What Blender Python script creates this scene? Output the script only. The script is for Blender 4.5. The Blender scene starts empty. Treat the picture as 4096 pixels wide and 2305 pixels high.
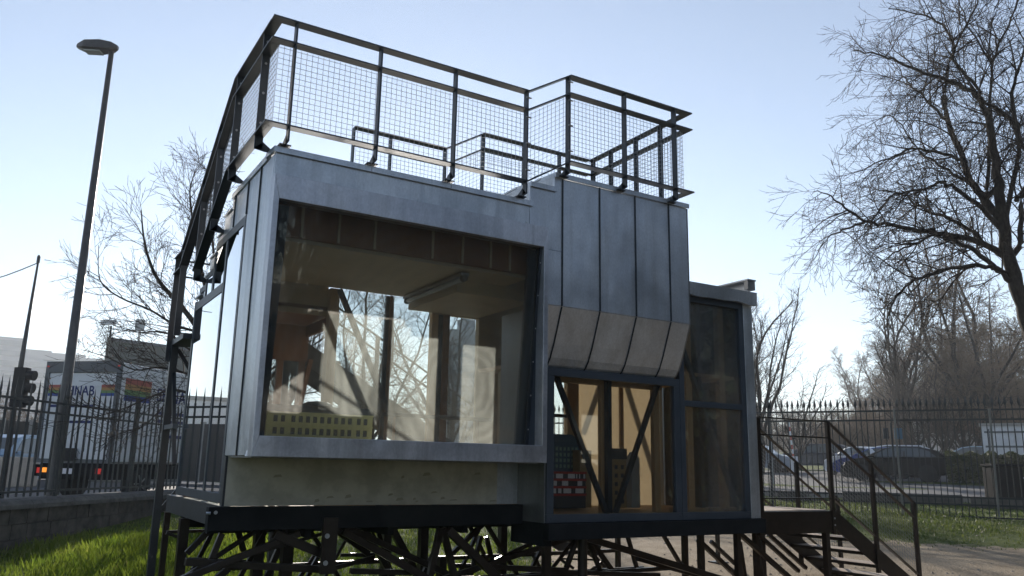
import bpy, math, random
from mathutils import Vector, Matrix
import numpy as np
random.seed(7)
HAZE = .0009
sc = bpy.context.scene
# ------------------------------------------------------------------ camera
W, H = 4096, 2305
F, PITCH, ROLL, YAW, EYE = 3262.48, .216, .019, .546, 1.55
_cy, _sy = math.cos(YAW), math.sin(YAW)
FW = Vector((_sy*math.cos(PITCH), _cy*math.cos(PITCH), math.sin(PITCH)))
_rt = Vector((_cy, -_sy, 0)); _up = _rt.cross(FW)
CR = math.cos(ROLL)*_rt + math.sin(ROLL)*_up
CU = -math.sin(ROLL)*_rt + math.cos(ROLL)*_up
cam = bpy.data.cameras.new('camera'); cam.sensor_width = 36; cam.lens = F/W*36
cam.clip_start = .05; cam.clip_end = 3000
camo = bpy.data.objects.new('camera', cam); sc.collection.objects.link(camo)
camo.matrix_world = Matrix(((CR.x, CU.x, -FW.x, 0), (CR.y, CU.y, -FW.y, 0), (CR.z, CU.z, -FW.z, EYE), (0, 0, 0, 1)))
sc.camera = camo
# ------------------------------------------------------------------ light
SUN_AZ, SUN_EL = .40, math.radians(17.5)      # azimuth from +Y towards +X
world = bpy.data.worlds.new('World'); sc.world = world; world.use_nodes = True
wn = world.node_tree; bg = wn.nodes['Background']
sky = wn.nodes.new('ShaderNodeTexSky'); sky.sky_type = 'NISHITA'; sky.sun_disc = False
sky.sun_elevation = SUN_EL; sky.sun_rotation = SUN_AZ
sky.air_density = 1.0; sky.dust_density = .04; sky.ozone_density = 2.8; sky.altitude = 50
hs = wn.nodes.new('ShaderNodeHueSaturation'); hs.inputs['Saturation'].default_value = .72; wn.links.new(sky.outputs[0], hs.inputs['Color']); wn.links.new(hs.outputs[0], bg.inputs[0]); bg.inputs[1].default_value = .096
sl = bpy.data.lights.new('sun', 'SUN'); sl.energy = 4.8; sl.angle = math.radians(.53); sl.color = (1, .91, .79)
so = bpy.data.objects.new('sun', sl); sc.collection.objects.link(so)
SUNV = Vector((math.sin(SUN_AZ)*math.cos(SUN_EL), math.cos(SUN_AZ)*math.cos(SUN_EL), math.sin(SUN_EL)))
so.rotation_euler = SUNV.to_track_quat('Z', 'Y').to_euler(); so.location = (0, 0, 30)
sc.view_settings.view_transform = 'Standard'; sc.view_settings.look = 'None'
sc.view_settings.exposure = .85; sc.view_settings.gamma = 1
sc.render.engine = 'CYCLES'
sc.cycles.max_bounces = 10; sc.cycles.transparent_max_bounces = 24; sc.cycles.glossy_bounces = 5

# ------------------------------------------------------------------ helpers
def at(px, py, x=None, y=None, z=None, d=None):
    """a pixel of the photograph gives a direction; the plane or distance gives the place"""
    r = FW + CR*((px-W/2)/F) - CU*((py-H/2)/F)
    if x is not None: t = x/r.x
    elif y is not None: t = y/r.y
    elif z is not None: t = (z-EYE)/r.z
    else: t = d/math.hypot(r.x, r.y)
    return Vector((r.x*t, r.y*t, r.z*t+EYE))

def thing(name, label, cat, group=None, loc=(0, 0, 0), rz=0):
    o = bpy.data.objects.new(name, None); sc.collection.objects.link(o)
    o.empty_display_size = .2; o.location = loc; o.rotation_euler = (0, 0, rz)
    o['label'] = label; o['category'] = cat
    if group: o['group'] = group
    return o
def tag(o, label, cat, group=None):
    o['label'] = label; o['category'] = cat
    if group: o['group'] = group
    return o

class MB:
    def __init__(s): s.v = []; s.f = []
    def box(s, x0, x1, y0, y1, z0, z1):
        n = len(s.v)
        s.v += [(x0,y0,z0),(x1,y0,z0),(x1,y1,z0),(x0,y1,z0),(x0,y0,z1),(x1,y0,z1),(x1,y1,z1),(x0,y1,z1)]
        s.f += [(n,n+3,n+2,n+1),(n+4,n+5,n+6,n+7),(n,n+1,n+5,n+4),(n+1,n+2,n+6,n+5),(n+2,n+3,n+7,n+6),(n+3,n,n+4,n+7)]
        return s
    def bar(s, p, q, a, b, up=(0, 0, 1)):
        """straight bar from p to q, width a across, height b along up"""
        p = Vector(p); q = Vector(q); d = (q-p).normalized(); u = Vector(up)
        if abs(d.dot(u)) > .98: u = Vector((0, 1, 0)) if abs(d.y) < .9 else Vector((1, 0, 0))
        r = d.cross(u).normalized(); u = r.cross(d).normalized()
        n = len(s.v)
        for e in (p, q):
            for i, j in ((-1,-1),(1,-1),(1,1),(-1,1)): s.v.append(tuple(e+r*(i*a/2)+u*(j*b/2)))
        s.f += [(n,n+1,n+2,n+3),(n+7,n+6,n+5,n+4),(n,n+4,n+5,n+1),(n+1,n+5,n+6,n+2),(n+2,n+6,n+7,n+3),(n+3,n+7,n+4,n)]
        return s
    def tube(s, pts, rad, k=8, cap=True):
        pts = [Vector(p) for p in pts]; m = len(pts)
        if not hasattr(rad, '__len__'): rad = [rad]*m
        n0 = len(s.v)
        for i, p in enumerate(pts):
            d = (pts[min(i+1, m-1)]-pts[max(i-1, 0)])
            if d.length < 1e-9: d = Vector((0, 0, 1))
            d.normalize(); u = Vector((0, 0, 1)) if abs(d.z) < .9 else Vector((1, 0, 0))
            r = d.cross(u).normalized(); u = r.cross(d)
            for j in range(k):
                a = 2*math.pi*j/k; s.v.append(tuple(p+(r*math.cos(a)+u*math.sin(a))*rad[i]))
        for i in range(m-1):
            for j in range(k):
                a = n0+i*k+j; b = n0+i*k+(j+1) % k
                s.f.append((a, b, b+k, a+k))
        if cap:
            s.f.append(tuple(range(n0+k-1, n0-1, -1))); s.f.append(tuple(range(n0+(m-1)*k, n0+m*k)))
        return s
    def prism(s, poly, d):
        """poly: list of 3D points, extruded by vector d"""
        n = len(s.v); m = len(poly); d = Vector(d)
        s.v += [tuple(p) for p in poly]+[tuple(Vector(p)+d) for p in poly]
        s.f += [tuple(range(n+m-1, n-1, -1)), tuple(range(n+m, n+2*m))]
        for i in range(m):
            j = (i+1) % m; s.f.append((n+i, n+j, n+m+j, n+m+i))
        return s
    def lathe(s, prof, c=(0, 0, 0), k=12, axis='z'):
        n = len(s.v)
        for r, h in prof:
            for j in range(k):
                a = 2*math.pi*j/k; x, y = r*math.cos(a), r*math.sin(a)
                p = (x, y, h) if axis == 'z' else (x, h, y) if axis == 'y' else (h, x, y)
                s.v.append((p[0]+c[0], p[1]+c[1], p[2]+c[2]))
        m = len(prof)
        for i in range(m-1):
            for j in range(k):
                a = n+i*k+j; b = n+i*k+(j+1) % k; s.f.append((a, b, b+k, a+k))
        s.f.append(tuple(range(n+k-1, n-1, -1))); s.f.append(tuple(range(n+(m-1)*k, n+m*k)))
        return s
    def quad(s, *p):
        n = len(s.v); s.v += [tuple(q) for q in p]; s.f.append(tuple(range(n, n+len(p)))); return s
    def mesh(s, name, mat, smooth=False):
        me = bpy.data.meshes.new(name); me.from_pydata(s.v, [], s.f)
        if mat: me.materials.append(mat)
        if smooth: me.polygons.foreach_set('use_smooth', [True]*len(me.polygons))
        me.update(); return me
    def build(s, name, mat, parent=None, smooth=False, bevel=0, fix=True):
        me = s.mesh(name, mat, smooth)
        if fix:
            import bmesh
            bm = bmesh.new(); bm.from_mesh(me); bmesh.ops.recalc_face_normals(bm, faces=bm.faces); bm.to_mesh(me); bm.free()
        return link(name, me, parent, bevel)
def link(name, me, parent=None, bevel=0, local=False):
    o = bpy.data.objects.new(name, me); sc.collection.objects.link(o)
    if parent:
        o.parent = parent
        if not local:           # vertices are in world space: undo the offset of every ancestor
            p = parent; off = Vector((0, 0, 0))
            while p: off += Vector(p.location); p = p.parent
            o.location = -off
    if bevel:
        b = o.modifiers.new('bevel', 'BEVEL'); b.width = bevel; b.segments = 2; b.limit_method = 'ANGLE'
    return o
def copy_tree(o, parent=None):
    c = o.copy(); sc.collection.objects.link(c); c.parent = parent
    for ch in list(o.children): copy_tree(ch, c)
    return c
def struct(o): o['kind'] = 'structure'; return o

# ------------------------------------------------------------------ materials
def mat(name, col, rough=.6, metal=0, spec=.5, noise=None, bump=None, col2=None, nscale=3, stretch=(1, 1, 1), contrast=(.35, .65), coat=0, trans=0):
    m = bpy.data.materials.new(name); m.use_nodes = True; n = m.node_tree; b = n.nodes['Principled BSDF']
    b.inputs['Base Color'].default_value = (*col, 1); b.inputs['Roughness'].default_value = rough
    b.inputs['Metallic'].default_value = metal; b.inputs['Specular IOR Level'].default_value = spec
    if coat: b.inputs['Coat Weight'].default_value = coat; b.inputs['Coat Roughness'].default_value = .05
    if trans: b.inputs['Transmission Weight'].default_value = trans
    if col2 is not None or bump:
        tc = n.nodes.new('ShaderNodeTexCoord'); mp = n.nodes.new('ShaderNodeMapping')
        mp.inputs['Scale'].default_value = stretch; n.links.new(tc.outputs['Object'], mp.inputs[0])
        t = n.nodes.new('ShaderNodeTexNoise'); t.inputs['Scale'].default_value = nscale; t.inputs['Detail'].default_value = 7; t.inputs['Roughness'].default_value = .62
        n.links.new(mp.outputs[0], t.inputs['Vector'])
        if col2 is not None:
            r = n.nodes.new('ShaderNodeValToRGB'); r.color_ramp.elements[0].position = contrast[0]; r.color_ramp.elements[1].position = contrast[1]
            r.color_ramp.elements[0].color = (*col, 1); r.color_ramp.elements[1].color = (*col2, 1)
            n.links.new(t.outputs['Fac'], r.inputs[0]); n.links.new(r.outputs[0], b.inputs['Base Color'])
        if bump:
            bp = n.nodes.new('ShaderNodeBump'); bp.inputs['Strength'].default_value = bump; bp.inputs['Distance'].default_value = .02
            n.links.new(t.outputs['Fac'], bp.inputs['Height']); n.links.new(bp.outputs[0], b.inputs['Normal'])
    return m

def zinc_mat(name, c1, c2, c3):
    """weathered zinc sheet: mottled patina, faint vertical run marks, soft oil-canning"""
    m = bpy.data.materials.new(name); m.use_nodes = True; n = m.node_tree; b = n.nodes['Principled BSDF']
    tc = n.nodes.new('ShaderNodeTexCoord')
    def noise(scale, st, det=6):
        mp = n.nodes.new('ShaderNodeMapping'); mp.inputs['Scale'].default_value = st; n.links.new(tc.outputs['Object'], mp.inputs[0])
        t = n.nodes.new('ShaderNodeTexNoise'); t.inputs['Scale'].default_value = scale; t.inputs['Detail'].default_value = det; t.inputs['Roughness'].default_value = .65
        n.links.new(mp.outputs[0], t.inputs['Vector']); return t.outputs['Fac']
    a = noise(1.6, (1, 1, 1)); s = noise(5, (1.5, 1.5, .10)); g = noise(55, (1, 1, .6), 3); w = noise(1.7, (1, 1, .45), 2)
    def ramp(src, p0, p1, k0, k1):
        r = n.nodes.new('ShaderNodeValToRGB'); r.color_ramp.elements[0].position = p0; r.color_ramp.elements[1].position = p1
        r.color_ramp.elements[0].color = (*k0, 1); r.color_ramp.elements[1].color = (*k1, 1); n.links.new(src, r.inputs[0]); return r.outputs[0]
    def mix(kind, fac, A, B):
        x = n.nodes.new('ShaderNodeMixRGB'); x.blend_type = kind
        if isinstance(fac, float): x.inputs[0].default_value = fac
        else: n.links.new(fac, x.inputs[0])
        n.links.new(A, x.inputs[1]); n.links.new(B, x.inputs[2]); return x.outputs[0]
    base = ramp(a, .38, .62, c1, c2)
    streak = ramp(s, .46, .70, (0, 0, 0), (.5, .5, .5))
    c3n = n.nodes.new('ShaderNodeRGB'); c3n.outputs[0].default_value = (*c3, 1)
    base = mix('MIX', streak, base, c3n.outputs[0])
    grain = ramp(g, .3, .7, (.82, .82, .82), (1.0, 1.0, 1.0))
    base = mix('MULTIPLY', 1.0, base, grain)
    n.links.new(base, b.inputs['Base Color'])
    b.inputs['Metallic'].default_value = .65
    rr = n.nodes.new('ShaderNodeMapRange'); rr.inputs[1].default_value = .3; rr.inputs[2].default_value = .7; rr.inputs[3].default_value = .30; rr.inputs[4].default_value = .50
    n.links.new(a, rr.inputs[0]); n.links.new(rr.outputs[0], b.inputs['Roughness'])
    bp = n.nodes.new('ShaderNodeBump'); bp.inputs['Strength'].default_value = .8; bp.inputs['Distance'].default_value = .045
    n.links.new(w, bp.inputs['Height']); n.links.new(bp.outputs[0], b.inputs['Normal'])
    return m

def glass_mat(name, dirt, tint=(.93, .96, .95), swirl=False, refl=1.0):
    """thin pane: clear with Fresnel reflection, plus a film of dirt that scatters light"""
    m = bpy.data.materials.new(name); m.use_nodes = True; n = m.node_tree
    for x in list(n.nodes): n.nodes.remove(x)
    out = n.nodes.new('ShaderNodeOutputMaterial')
    tr = n.nodes.new('ShaderNodeBsdfTransparent'); tr.inputs[0].default_value = (*tint, 1)
    gl = n.nodes.new('ShaderNodeBsdfGlossy'); gl.inputs['Roughness'].default_value = 0.0; gl.inputs[0].default_value = (.95, .97, 1, 1)
    fr = n.nodes.new('ShaderNodeFresnel'); fr.inputs[0].default_value = 1.42
    mu = n.nodes.new('ShaderNodeMath'); mu.operation = 'MULTIPLY'; mu.inputs[1].default_value = refl; mu.use_clamp = True
    n.links.new(fr.outputs[0], mu.inputs[0])
    m1 = n.nodes.new('ShaderNodeMixShader'); n.links.new(mu.outputs[0], m1.inputs[0]); n.links.new(tr.outputs[0], m1.inputs[1]); n.links.new(gl.outputs[0], m1.inputs[2])
    df = n.nodes.new('ShaderNodeBsdfTranslucent'); df.inputs[0].default_value = (.80, .78, .74, 1)
    tc = n.nodes.new('ShaderNodeTexCoord'); t = n.nodes.new('ShaderNodeTexNoise'); t.inputs['Scale'].default_value = 2.2; t.inputs['Detail'].default_value = 8
    mp = n.nodes.new('ShaderNodeMapping'); mp.inputs['Scale'].default_value = (1, 1, .35); n.links.new(tc.outputs['Object'], mp.inputs[0]); n.links.new(mp.outputs[0], t.inputs['Vector'])
    r = n.nodes.new('ShaderNodeMapRange'); r.inputs[1].default_value = .3; r.inputs[2].default_value = .75; r.inputs[3].default_value = dirt*.55; r.inputs[4].default_value = dirt*1.5
    n.links.new(t.outputs['Fac'], r.inputs[0]); fac = r.outputs[0]
    if swirl:            # arcs left by a cleaning cloth
        w = n.nodes.new('ShaderNodeTexWave'); w.wave_type = 'RINGS'; w.rings_direction = 'SPHERICAL'; w.inputs['Scale'].default_value = 3.2; w.inputs['Distortion'].default_value = 5; w.inputs['Detail'].default_value = 5; w.inputs['Detail Scale'].default_value = 1.6
        mp2 = n.nodes.new('ShaderNodeMapping'); mp2.inputs['Location'].default_value = (-3.55, -6.6, -2.25); n.links.new(tc.outputs['Object'], mp2.inputs[0]); n.links.new(mp2.outputs[0], w.inputs['Vector'])
        mm = n.nodes.new('ShaderNodeMapRange'); mm.inputs[3].default_value = .86; mm.inputs[4].default_value = 1.16; n.links.new(w.outputs['Fac'], mm.inputs[0])
        m3 = n.nodes.new('ShaderNodeMath'); m3.operation = 'MULTIPLY'; n.links.new(fac, m3.inputs[0]); n.links.new(mm.outputs[0], m3.inputs[1]); fac = m3.outputs[0]
    m2 = n.nodes.new('ShaderNodeMixShader'); n.links.new(fac, m2.inputs[0]); n.links.new(m1.outputs[0], m2.inputs[1]); n.links.new(df.outputs[0], m2.inputs[2])
    n.links.new(m2.outputs[0], out.inputs[0]); return m

M = {}
def leaflike(name, c, tr):
    m = bpy.data.materials.new(name); m.use_nodes = True; n = m.node_tree; b = n.nodes['Principled BSDF']; b.inputs['Base Color'].default_value = (*c, 1); b.inputs['Roughness'].default_value = .6
    tl = n.nodes.new('ShaderNodeBsdfTranslucent'); tl.inputs[0].default_value = (*c, 1); mx = n.nodes.new('ShaderNodeMixShader'); mx.inputs[0].default_value = tr
    n.links.new(b.outputs[0], mx.inputs[1]); n.links.new(tl.outputs[0], mx.inputs[2]); n.links.new(mx.outputs[0], n.nodes['Material Output'].inputs[0]); return m
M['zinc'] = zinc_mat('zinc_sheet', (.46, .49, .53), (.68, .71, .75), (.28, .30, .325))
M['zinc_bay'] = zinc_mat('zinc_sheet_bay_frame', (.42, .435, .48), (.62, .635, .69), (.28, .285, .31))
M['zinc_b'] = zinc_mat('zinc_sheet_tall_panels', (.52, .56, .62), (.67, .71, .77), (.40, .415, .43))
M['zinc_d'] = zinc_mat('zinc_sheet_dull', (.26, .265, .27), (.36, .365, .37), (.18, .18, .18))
M['steel'] = mat('anthracite_steel', (.018, .023, .030), .42, 0, .5, col2=(.032, .038, .046), nscale=6)
M['frame'] = mat('grey_blue_frame_paint', (.045, .056, .072), .45, 0, .5, col2=(.06, .073, .09), nscale=4)
M['rust'] = mat('dark_brown_steel', (.016, .0115, .009), .32, 0, .45, col2=(.030, .021, .016), nscale=9)
M['beam'] = mat('black_bitumen_beam', (.010, .011, .012), .75, 0, .25, col2=(.018, .019, .02), nscale=5)
M['pine'] = mat('pine_timber', (.42, .26, .125), .55, 0, .4, col2=(.52, .35, .19), nscale=4, stretch=(6, 6, .6), bump=.1)
M['pine_red'] = mat('stained_timber', (.17, .075, .036), .6, 0, .4, col2=(.23, .11, .055), nscale=4, stretch=(6, 6, .6))
M['ply'] = mat('birch_plywood', (.40, .31, .20), .6, 0, .4, col2=(.50, .40, .27), nscale=2, stretch=(1, 1, 4))
M['ceil'] = mat('ceiling_board', (.40, .33, .23), .7, 0, .3, col2=(.47, .40, .29), nscale=2)
M['apron'] = mat('weathered_cement_board', (.56, .53, .44), .8, 0, .2, col2=(.43, .405, .33), nscale=4.5, contrast=(.42, .62), bump=.15)
M['apron_stain'] = mat('board_scuffs', (.36, .33, .245), .85)
M['glass'] = glass_mat('clear_glass', .010)
M['glass_bay'] = glass_mat('dusty_display_glass', .125, (.84, .87, .88), swirl=True)
M['glass_w'] = glass_mat('dusty_side_glass', .075, (.86, .87, .86), refl=.8)
M['glass_side'] = glass_mat('mirror_like_side_glass', .008, (.30, .33, .36), refl=2.6)
M['glass_car'] = glass_mat('car_glass', .02, (.45, .5, .5), refl=1.5)
M['carwin'] = mat('tinted_car_window', (.07, .085, .09), .06, 0, .9)
M['white'] = mat('white_paint', (.72, .73, .74), .5, col2=(.62, .63, .64), nscale=3)
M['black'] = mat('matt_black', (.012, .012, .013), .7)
M['poly'] = leaflike('translucent_tan_sheet', (.60, .53, .42), .65)
M['tube'] = mat('clear_plastic_tube', (.5, .52, .52), .15, 0, .6, trans=.35)
# ------------------------------------------------------------------ ground
SA = .965
def smooth(t): t = max(0., min(1., t)); return t*t*(3-2*t)
WALL0 = at(0, 2005, z=.8); WALL1 = at(690, 1965, z=.8)
WD = (WALL1-WALL0); WD.z = 0; WD.normalize(); WN = Vector((-WD.y, WD.x, 0))   # WN points to the road side
def ground_z(x, y):
    s = x*math.sin(SA)+y*math.cos(SA)
    z = .6*smooth((s-8)/15) + max(0, s-22)*.033
    r = (x-WALL0.x)*WN.x+(y-WALL0.y)*WN.y         # behind the retaining wall the pavement is higher
    if r > .5: z = max(.44, min(z, .44+max(0, s-30)*.02))
    else: z += -.10*smooth((r+9)/9)*(1-smooth((s-9)/6))
    z += .025*math.sin(x*.9+y*.4)+.02*math.sin(x*.37-y*.83)
    return z
def axis(lo, hi, n0, n1):
    return [lo+(n0-lo)*i/24 for i in range(24)]+[n0+(n1-n0)*i/160 for i in range(160)]+[n1+(hi-n1)*(i/30)**2 for i in range(31)]
def ground_mat():
    m = bpy.data.materials.new('lawn_and_bare_earth'); m.use_nodes = True; n = m.node_tree; b = n.nodes['Principled BSDF']
    tc = n.nodes.new('ShaderNodeTexCoord')
    def noise(s, d=6, dist=0):
        t = n.nodes.new('ShaderNodeTexNoise'); t.inputs['Scale'].default_value = s; t.inputs['Detail'].default_value = d; t.inputs['Distortion'].default_value = dist
        n.links.new(tc.outputs['Object'], t.inputs['Vector']); return t.outputs['Fac']
    def ramp(src, p0, p1, k0, k1):
        r = n.nodes.new('ShaderNodeValToRGB'); r.color_ramp.elements[0].position = p0; r.color_ramp.elements[1].position = p1
        r.color_ramp.elements[0].color = (*k0, 1); r.color_ramp.elements[1].color = (*k1, 1); n.links.new(src, r.inputs[0]); return r.outputs[0]
    big = noise(.5); mid = noise(3); fine = noise(38, 8)
    earth = ramp(mid, .3, .7, (.27, .215, .15), (.37, .305, .225))
    grass = ramp(mid, .3, .7, (.05, .08, .014), (.11, .14, .03))
    at_ = n.nodes.new('ShaderNodeAttribute'); at_.attribute_name = 'bare'
    ad = n.nodes.new('ShaderNodeMath'); ad.operation = 'ADD'; n.links.new(at_.outputs['Fac'], ad.inputs[0])
    sb = n.nodes.new('ShaderNodeMath'); sb.operation = 'MULTIPLY_ADD'; sb.inputs[1].default_value = 1.3; sb.inputs[2].default_value = -.65; n.links.new(mid, sb.inputs[0])
    n.links.new(sb.outputs[0], ad.inputs[1])
    fr = ramp(ad.outputs[0], .40, .62, (0, 0, 0), (1, 1, 1))
    x = n.nodes.new('ShaderNodeMixRGB'); n.links.new(fr, x.inputs[0]); n.links.new(grass, x.inputs[1]); n.links.new(earth, x.inputs[2])
    sp = ramp(fine, .35, .72, (.72, .72, .72), (1.18, 1.16, 1.12))
    y = n.nodes.new('ShaderNodeMixRGB'); y.blend_type = 'MULTIPLY'; y.inputs[0].default_value = 1; n.links.new(x.outputs[0], y.inputs[1]); n.links.new(sp, y.inputs[2])
    n.links.new(y.outputs[0], b.inputs['Base Color']); b.inputs['Roughness'].default_value = .95; b.inputs['Specular IOR Level'].default_value = .15
    bp = n.nodes.new('ShaderNodeBump'); bp.inputs['Strength'].default_value = .9; bp.inputs['Distance'].default_value = .035; n.links.new(fine, bp.inputs['Height']); n.links.new(bp.outputs[0], b.inputs['Normal'])
    return m
XS = axis(-900, 1500, -6, 42); YS = axis(-500, 1500, -6, 42)
def bareness(x, y):
    az = math.atan2(x, y); d = math.hypot(x, y); s = x*math.sin(SA)+y*math.cos(SA)
    b = smooth((az-.50)/.16)                       # earth to the right of the pavilion, lawn to the left
    b *= 1-smooth((s-16.2)/1.6)                    # a lawn strip along the far fence
    if d < 3: b = max(b, .6)
    return b
v = [(x, y, ground_z(x, y)) for y in YS for x in XS]; nx = len(XS)
f = [(j*nx+i, j*nx+i+1, (j+1)*nx+i+1, (j+1)*nx+i) for j in range(len(YS)-1) for i in range(nx-1)]
gm = bpy.data.meshes.new('ground'); gm.from_pydata(v, [], f); gm.materials.append(ground_mat())
gm.polygons.foreach_set('use_smooth', [True]*len(gm.polygons))
a_ = gm.attributes.new('bare', 'FLOAT', 'POINT'); a_.data.foreach_set('value', [bareness(p[0], p[1]) for p in v])
struct(link('ground', gm))
def slab_line(name, p, d, n, l0, l1, w0, w1, m, lift, thick=0, seg=2.0):
    """a ribbon that follows the terrain along direction d"""
    b = MB(); k = max(2, int((l1-l0)/seg)); rows = []
    for i in range(k+1):
        l = l0+(l1-l0)*i/k; row = []
        for j in range(7):
            w = w0+(w1-w0)*j/6; q = p+d*l+n*w; row.append((q.x, q.y, ground_z(q.x, q.y)+lift))
        rows.append(row)
    for r in rows: b.v += r
    for i in range(k):
        for j in range(6): b.f.append((i*7+j, i*7+j+1, i*7+j+8, i*7+j+7))
    return b.build(name, m)
M['asphalt'] = mat('asphalt', (.055, .055, .058), .75, 0, .4, col2=(.085, .085, .088), nscale=8, bump=.3)
M['pave'] = mat('concrete_paving', (.26, .25, .235), .85, 0, .3, col2=(.33, .32, .30), nscale=5)
B0 = Vector((WALL0.x, WALL0.y, 0))
struct(slab_line('pavement', B0, WD, WN, -40, 70, .35, 3.1, M['pave'], .10))
struct(slab_line('road', B0, WD, WN, -60, 120, 3.4, 22, M['asphalt'], .03))
kb = MB()
for i in range(50):
    l = -30+i*2; q = B0+WD*l+WN*3.25; z = ground_z(q.x, q.y)
    kb.bar(q+Vector((0, 0, z+.06)), q+WD*1.985+Vector((0, 0, z+.06)), .28, .16)
struct(kb.build('kerb', M['pave']))
M['linepaint'] = mat('white_road_paint', (.6, .6, .58), .7)
ln = MB()
for i in range(14):
    l = -14+i*6; a0 = B0+WD*l+WN*6.8; z = .62+.03
    for u, w in ((0, 0),): ln.quad(*[Vector((q.x, q.y, ground_z(q.x, q.y)+.036)) for q in (a0, a0+WD*3, a0+WD*3+WN*.14, a0+WN*.14)])
struct(ln.build('road_line', M['linepaint']))
# road and car park beyond the right-hand fence
RF0 = at(3025, 1648, d=23); RF1 = at(4096, 1635, d=22.6)
RD = (RF1-RF0); RD.z = 0; RD.normalize(); RN = Vector((-RD.y, RD.x, 0))
if RN.dot(Vector((RF0.x, RF0.y, 0))) < 0: RN = -RN
R0 = Vector((RF0.x, RF0.y, 0))
struct(slab_line('car_park', R0, RD, RN, -40, 40, 5.2, 34, M['asphalt'], .03))
kb = MB()
for i in range(40):
    l = -40+i*2; q = R0+RD*l+RN*5.05; z = ground_z(q.x, q.y)
    kb.bar(q+Vector((0, 0, z+.05)), q+RD*1.985+Vector((0, 0, z+.05)), .3, .16)
struct(kb.build('kerb', M['pave']))

# ------------------------------------------------------------------ pavilion
PB = thing('exhibition_pavilion', 'small zinc-clad glazed pavilion raised on steel legs with fenced roof terrace', 'pavilion', loc=(4.6, 8, 1.0))
def part(mb, name, m, parent=PB, **k): return mb.build(name, M[m] if isinstance(m, str) else m, parent, **k)
XL, YF, YR = 1.65, 6.6, 8.4          # left face, front face, rear of terrace block
# floors, ceilings, inner walls -------------------------------------------------
part(MB().box(1.70, 7.50, 7.44, 9.55, 1.03, 1.10), 'floor_board', 'pine')
part(MB().box(4.66, 7.44, 6.96, 7.438, 1.04, 1.10), 'floor_board', 'pine')
part(MB().box(1.70, 4.31, 6.72, 7.375, 1.60, 1.75), 'display_ledge', 'pine')
part(MB().box(1.70, 4.30, 6.78, 8.38, 3.41, 3.45), 'ceiling', 'ceil')
part(MB().box(3.72, 4.62, 7.2, 8.38, 3.27, 3.405), 'ceiling_box', 'ply')
part(MB().box(1.70, 2.93, 8.44, 9.56, 3.16, 3.20), 'ceiling', 'pine_red')
b = MB().box(1.70, 4.30, 6.742, 6.772, 3.44, 3.86); part(b, 'ceiling_band', 'pine_red')
for x in (1.95, 2.28, 2.62, 3.2, 3.52, 3.83, 4.05): part(MB().box(x, x+.022, 6.728, 6.7415, 3.45, 3.80), 'ceiling_batten', 'ply')
part(MB().box(4.64, 7.40, 6.98, 8.36, 2.62, 2.66), 'ceiling', 'pine')
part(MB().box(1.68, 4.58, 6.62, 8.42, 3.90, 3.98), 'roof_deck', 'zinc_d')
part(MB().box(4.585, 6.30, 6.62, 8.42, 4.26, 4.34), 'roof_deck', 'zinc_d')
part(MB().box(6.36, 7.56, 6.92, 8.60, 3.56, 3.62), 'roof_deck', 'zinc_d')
part(MB().box(4.64, 4.68, 7.0, 7.9, 1.11, 2.6), 'partition', 'ply')
# rear wall of the display room, glazed between timber posts
part(MB().box(2.80, 2.90, 8.36, 8.46, 1.10, 3.40), 'post', 'pine')
part(MB().box(3.455, 3.495, 8.385, 8.425, 1.10, 3.40), 'post', 'steel')
part(MB().box(3.497, 3.535, 8.37, 8.44, 1.10, 3.40), 'post', 'pine_red')
part(MB().box(4.02, 4.10, 8.37, 8.44, 1.10, 3.26), 'post', 'pine')
part(MB().box(4.105, 4.165, 8.38, 8.43, 1.10, 3.26), 'post', 'steel')
part(MB().box(4.17, 4.25, 8.37, 8.44, 1.10, 3.26), 'post', 'pine_red')
part(MB().box(4.02, 4.63, 8.37, 8.44, 3.262, 3.40), 'header', 'ply')
part(MB().box(2.90, 4.63, 8.40, 8.43, 1.10, 1.24), 'sill', 'pine')
part(MB().bar(at(1358, 1158, y=8.34), at(1560, 1660, y=8.34), .05, .055, (0, 1, 0)), 'diagonal_brace', 'steel')
for x0, x1, z1 in ((2.90, 3.455, 3.40), (3.535, 4.02, 3.40), (4.25, 4.63, 3.26)):
    part(MB().box(x0, x1, 8.412, 8.418, 1.24, z1), 'glass_pane', 'glass')
part(MB().box(4.63, 5.69, 8.39, 8.43, 1.10, 2.70), 'rear_wall_panel', 'ply')
part(MB().box(6.10, 6.76, 8.39, 8.396, 1.10, 2.70), 'rear_wall_panel', 'poly'); part(MB().box(6.82, 7.50, 8.39, 8.396, 1.10, 2.70), 'rear_wall_panel', 'poly'); part(MB().box(5.98, 6.10, 8.37, 8.42, 1.10, 2.70), 'post', 'pine'); part(MB().box(6.762, 6.818, 8.37, 8.42, 1.10, 2.70), 'post', 'pine')
part(MB().box(4.63, 6.36, 8.36, 8.44, 2.701, 4.24), 'rear_wall_panel', 'ply'); part(MB().box(6.362, 7.5, 8.36, 8.44, 2.701, 3.55), 'rear_wall_panel', 'ply')
part(MB().box(5.69, 5.92, 8.36, 8.44, 2.62, 2.70), 'rear_wall_panel', 'ply')
for x in (5.60,): part(MB().box(x, x+.07, 8.40, 8.46, 1.10, 2.70), 'post', 'pine')
part(MB().bar((6.52, 8.47, 2.7), (6.22, 8.47, 2.0), .07, .06, (0, 1, 0)), 'diagonal_brace', 'steel'); part(MB().bar((6.90, 8.47, 2.7), (7.45, 8.47, 1.3), .06, .06, (0, 1, 0)), 'diagonal_brace', 'steel')
part(MB().box(5.69, 5.92, 8.36, 8.44, 1.10, 1.30), 'rear_wall_panel', 'ply'); part(MB().box(5.92, 5.979, 8.36, 8.44, 1.10, 2.70), 'post', 'pine')
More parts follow.
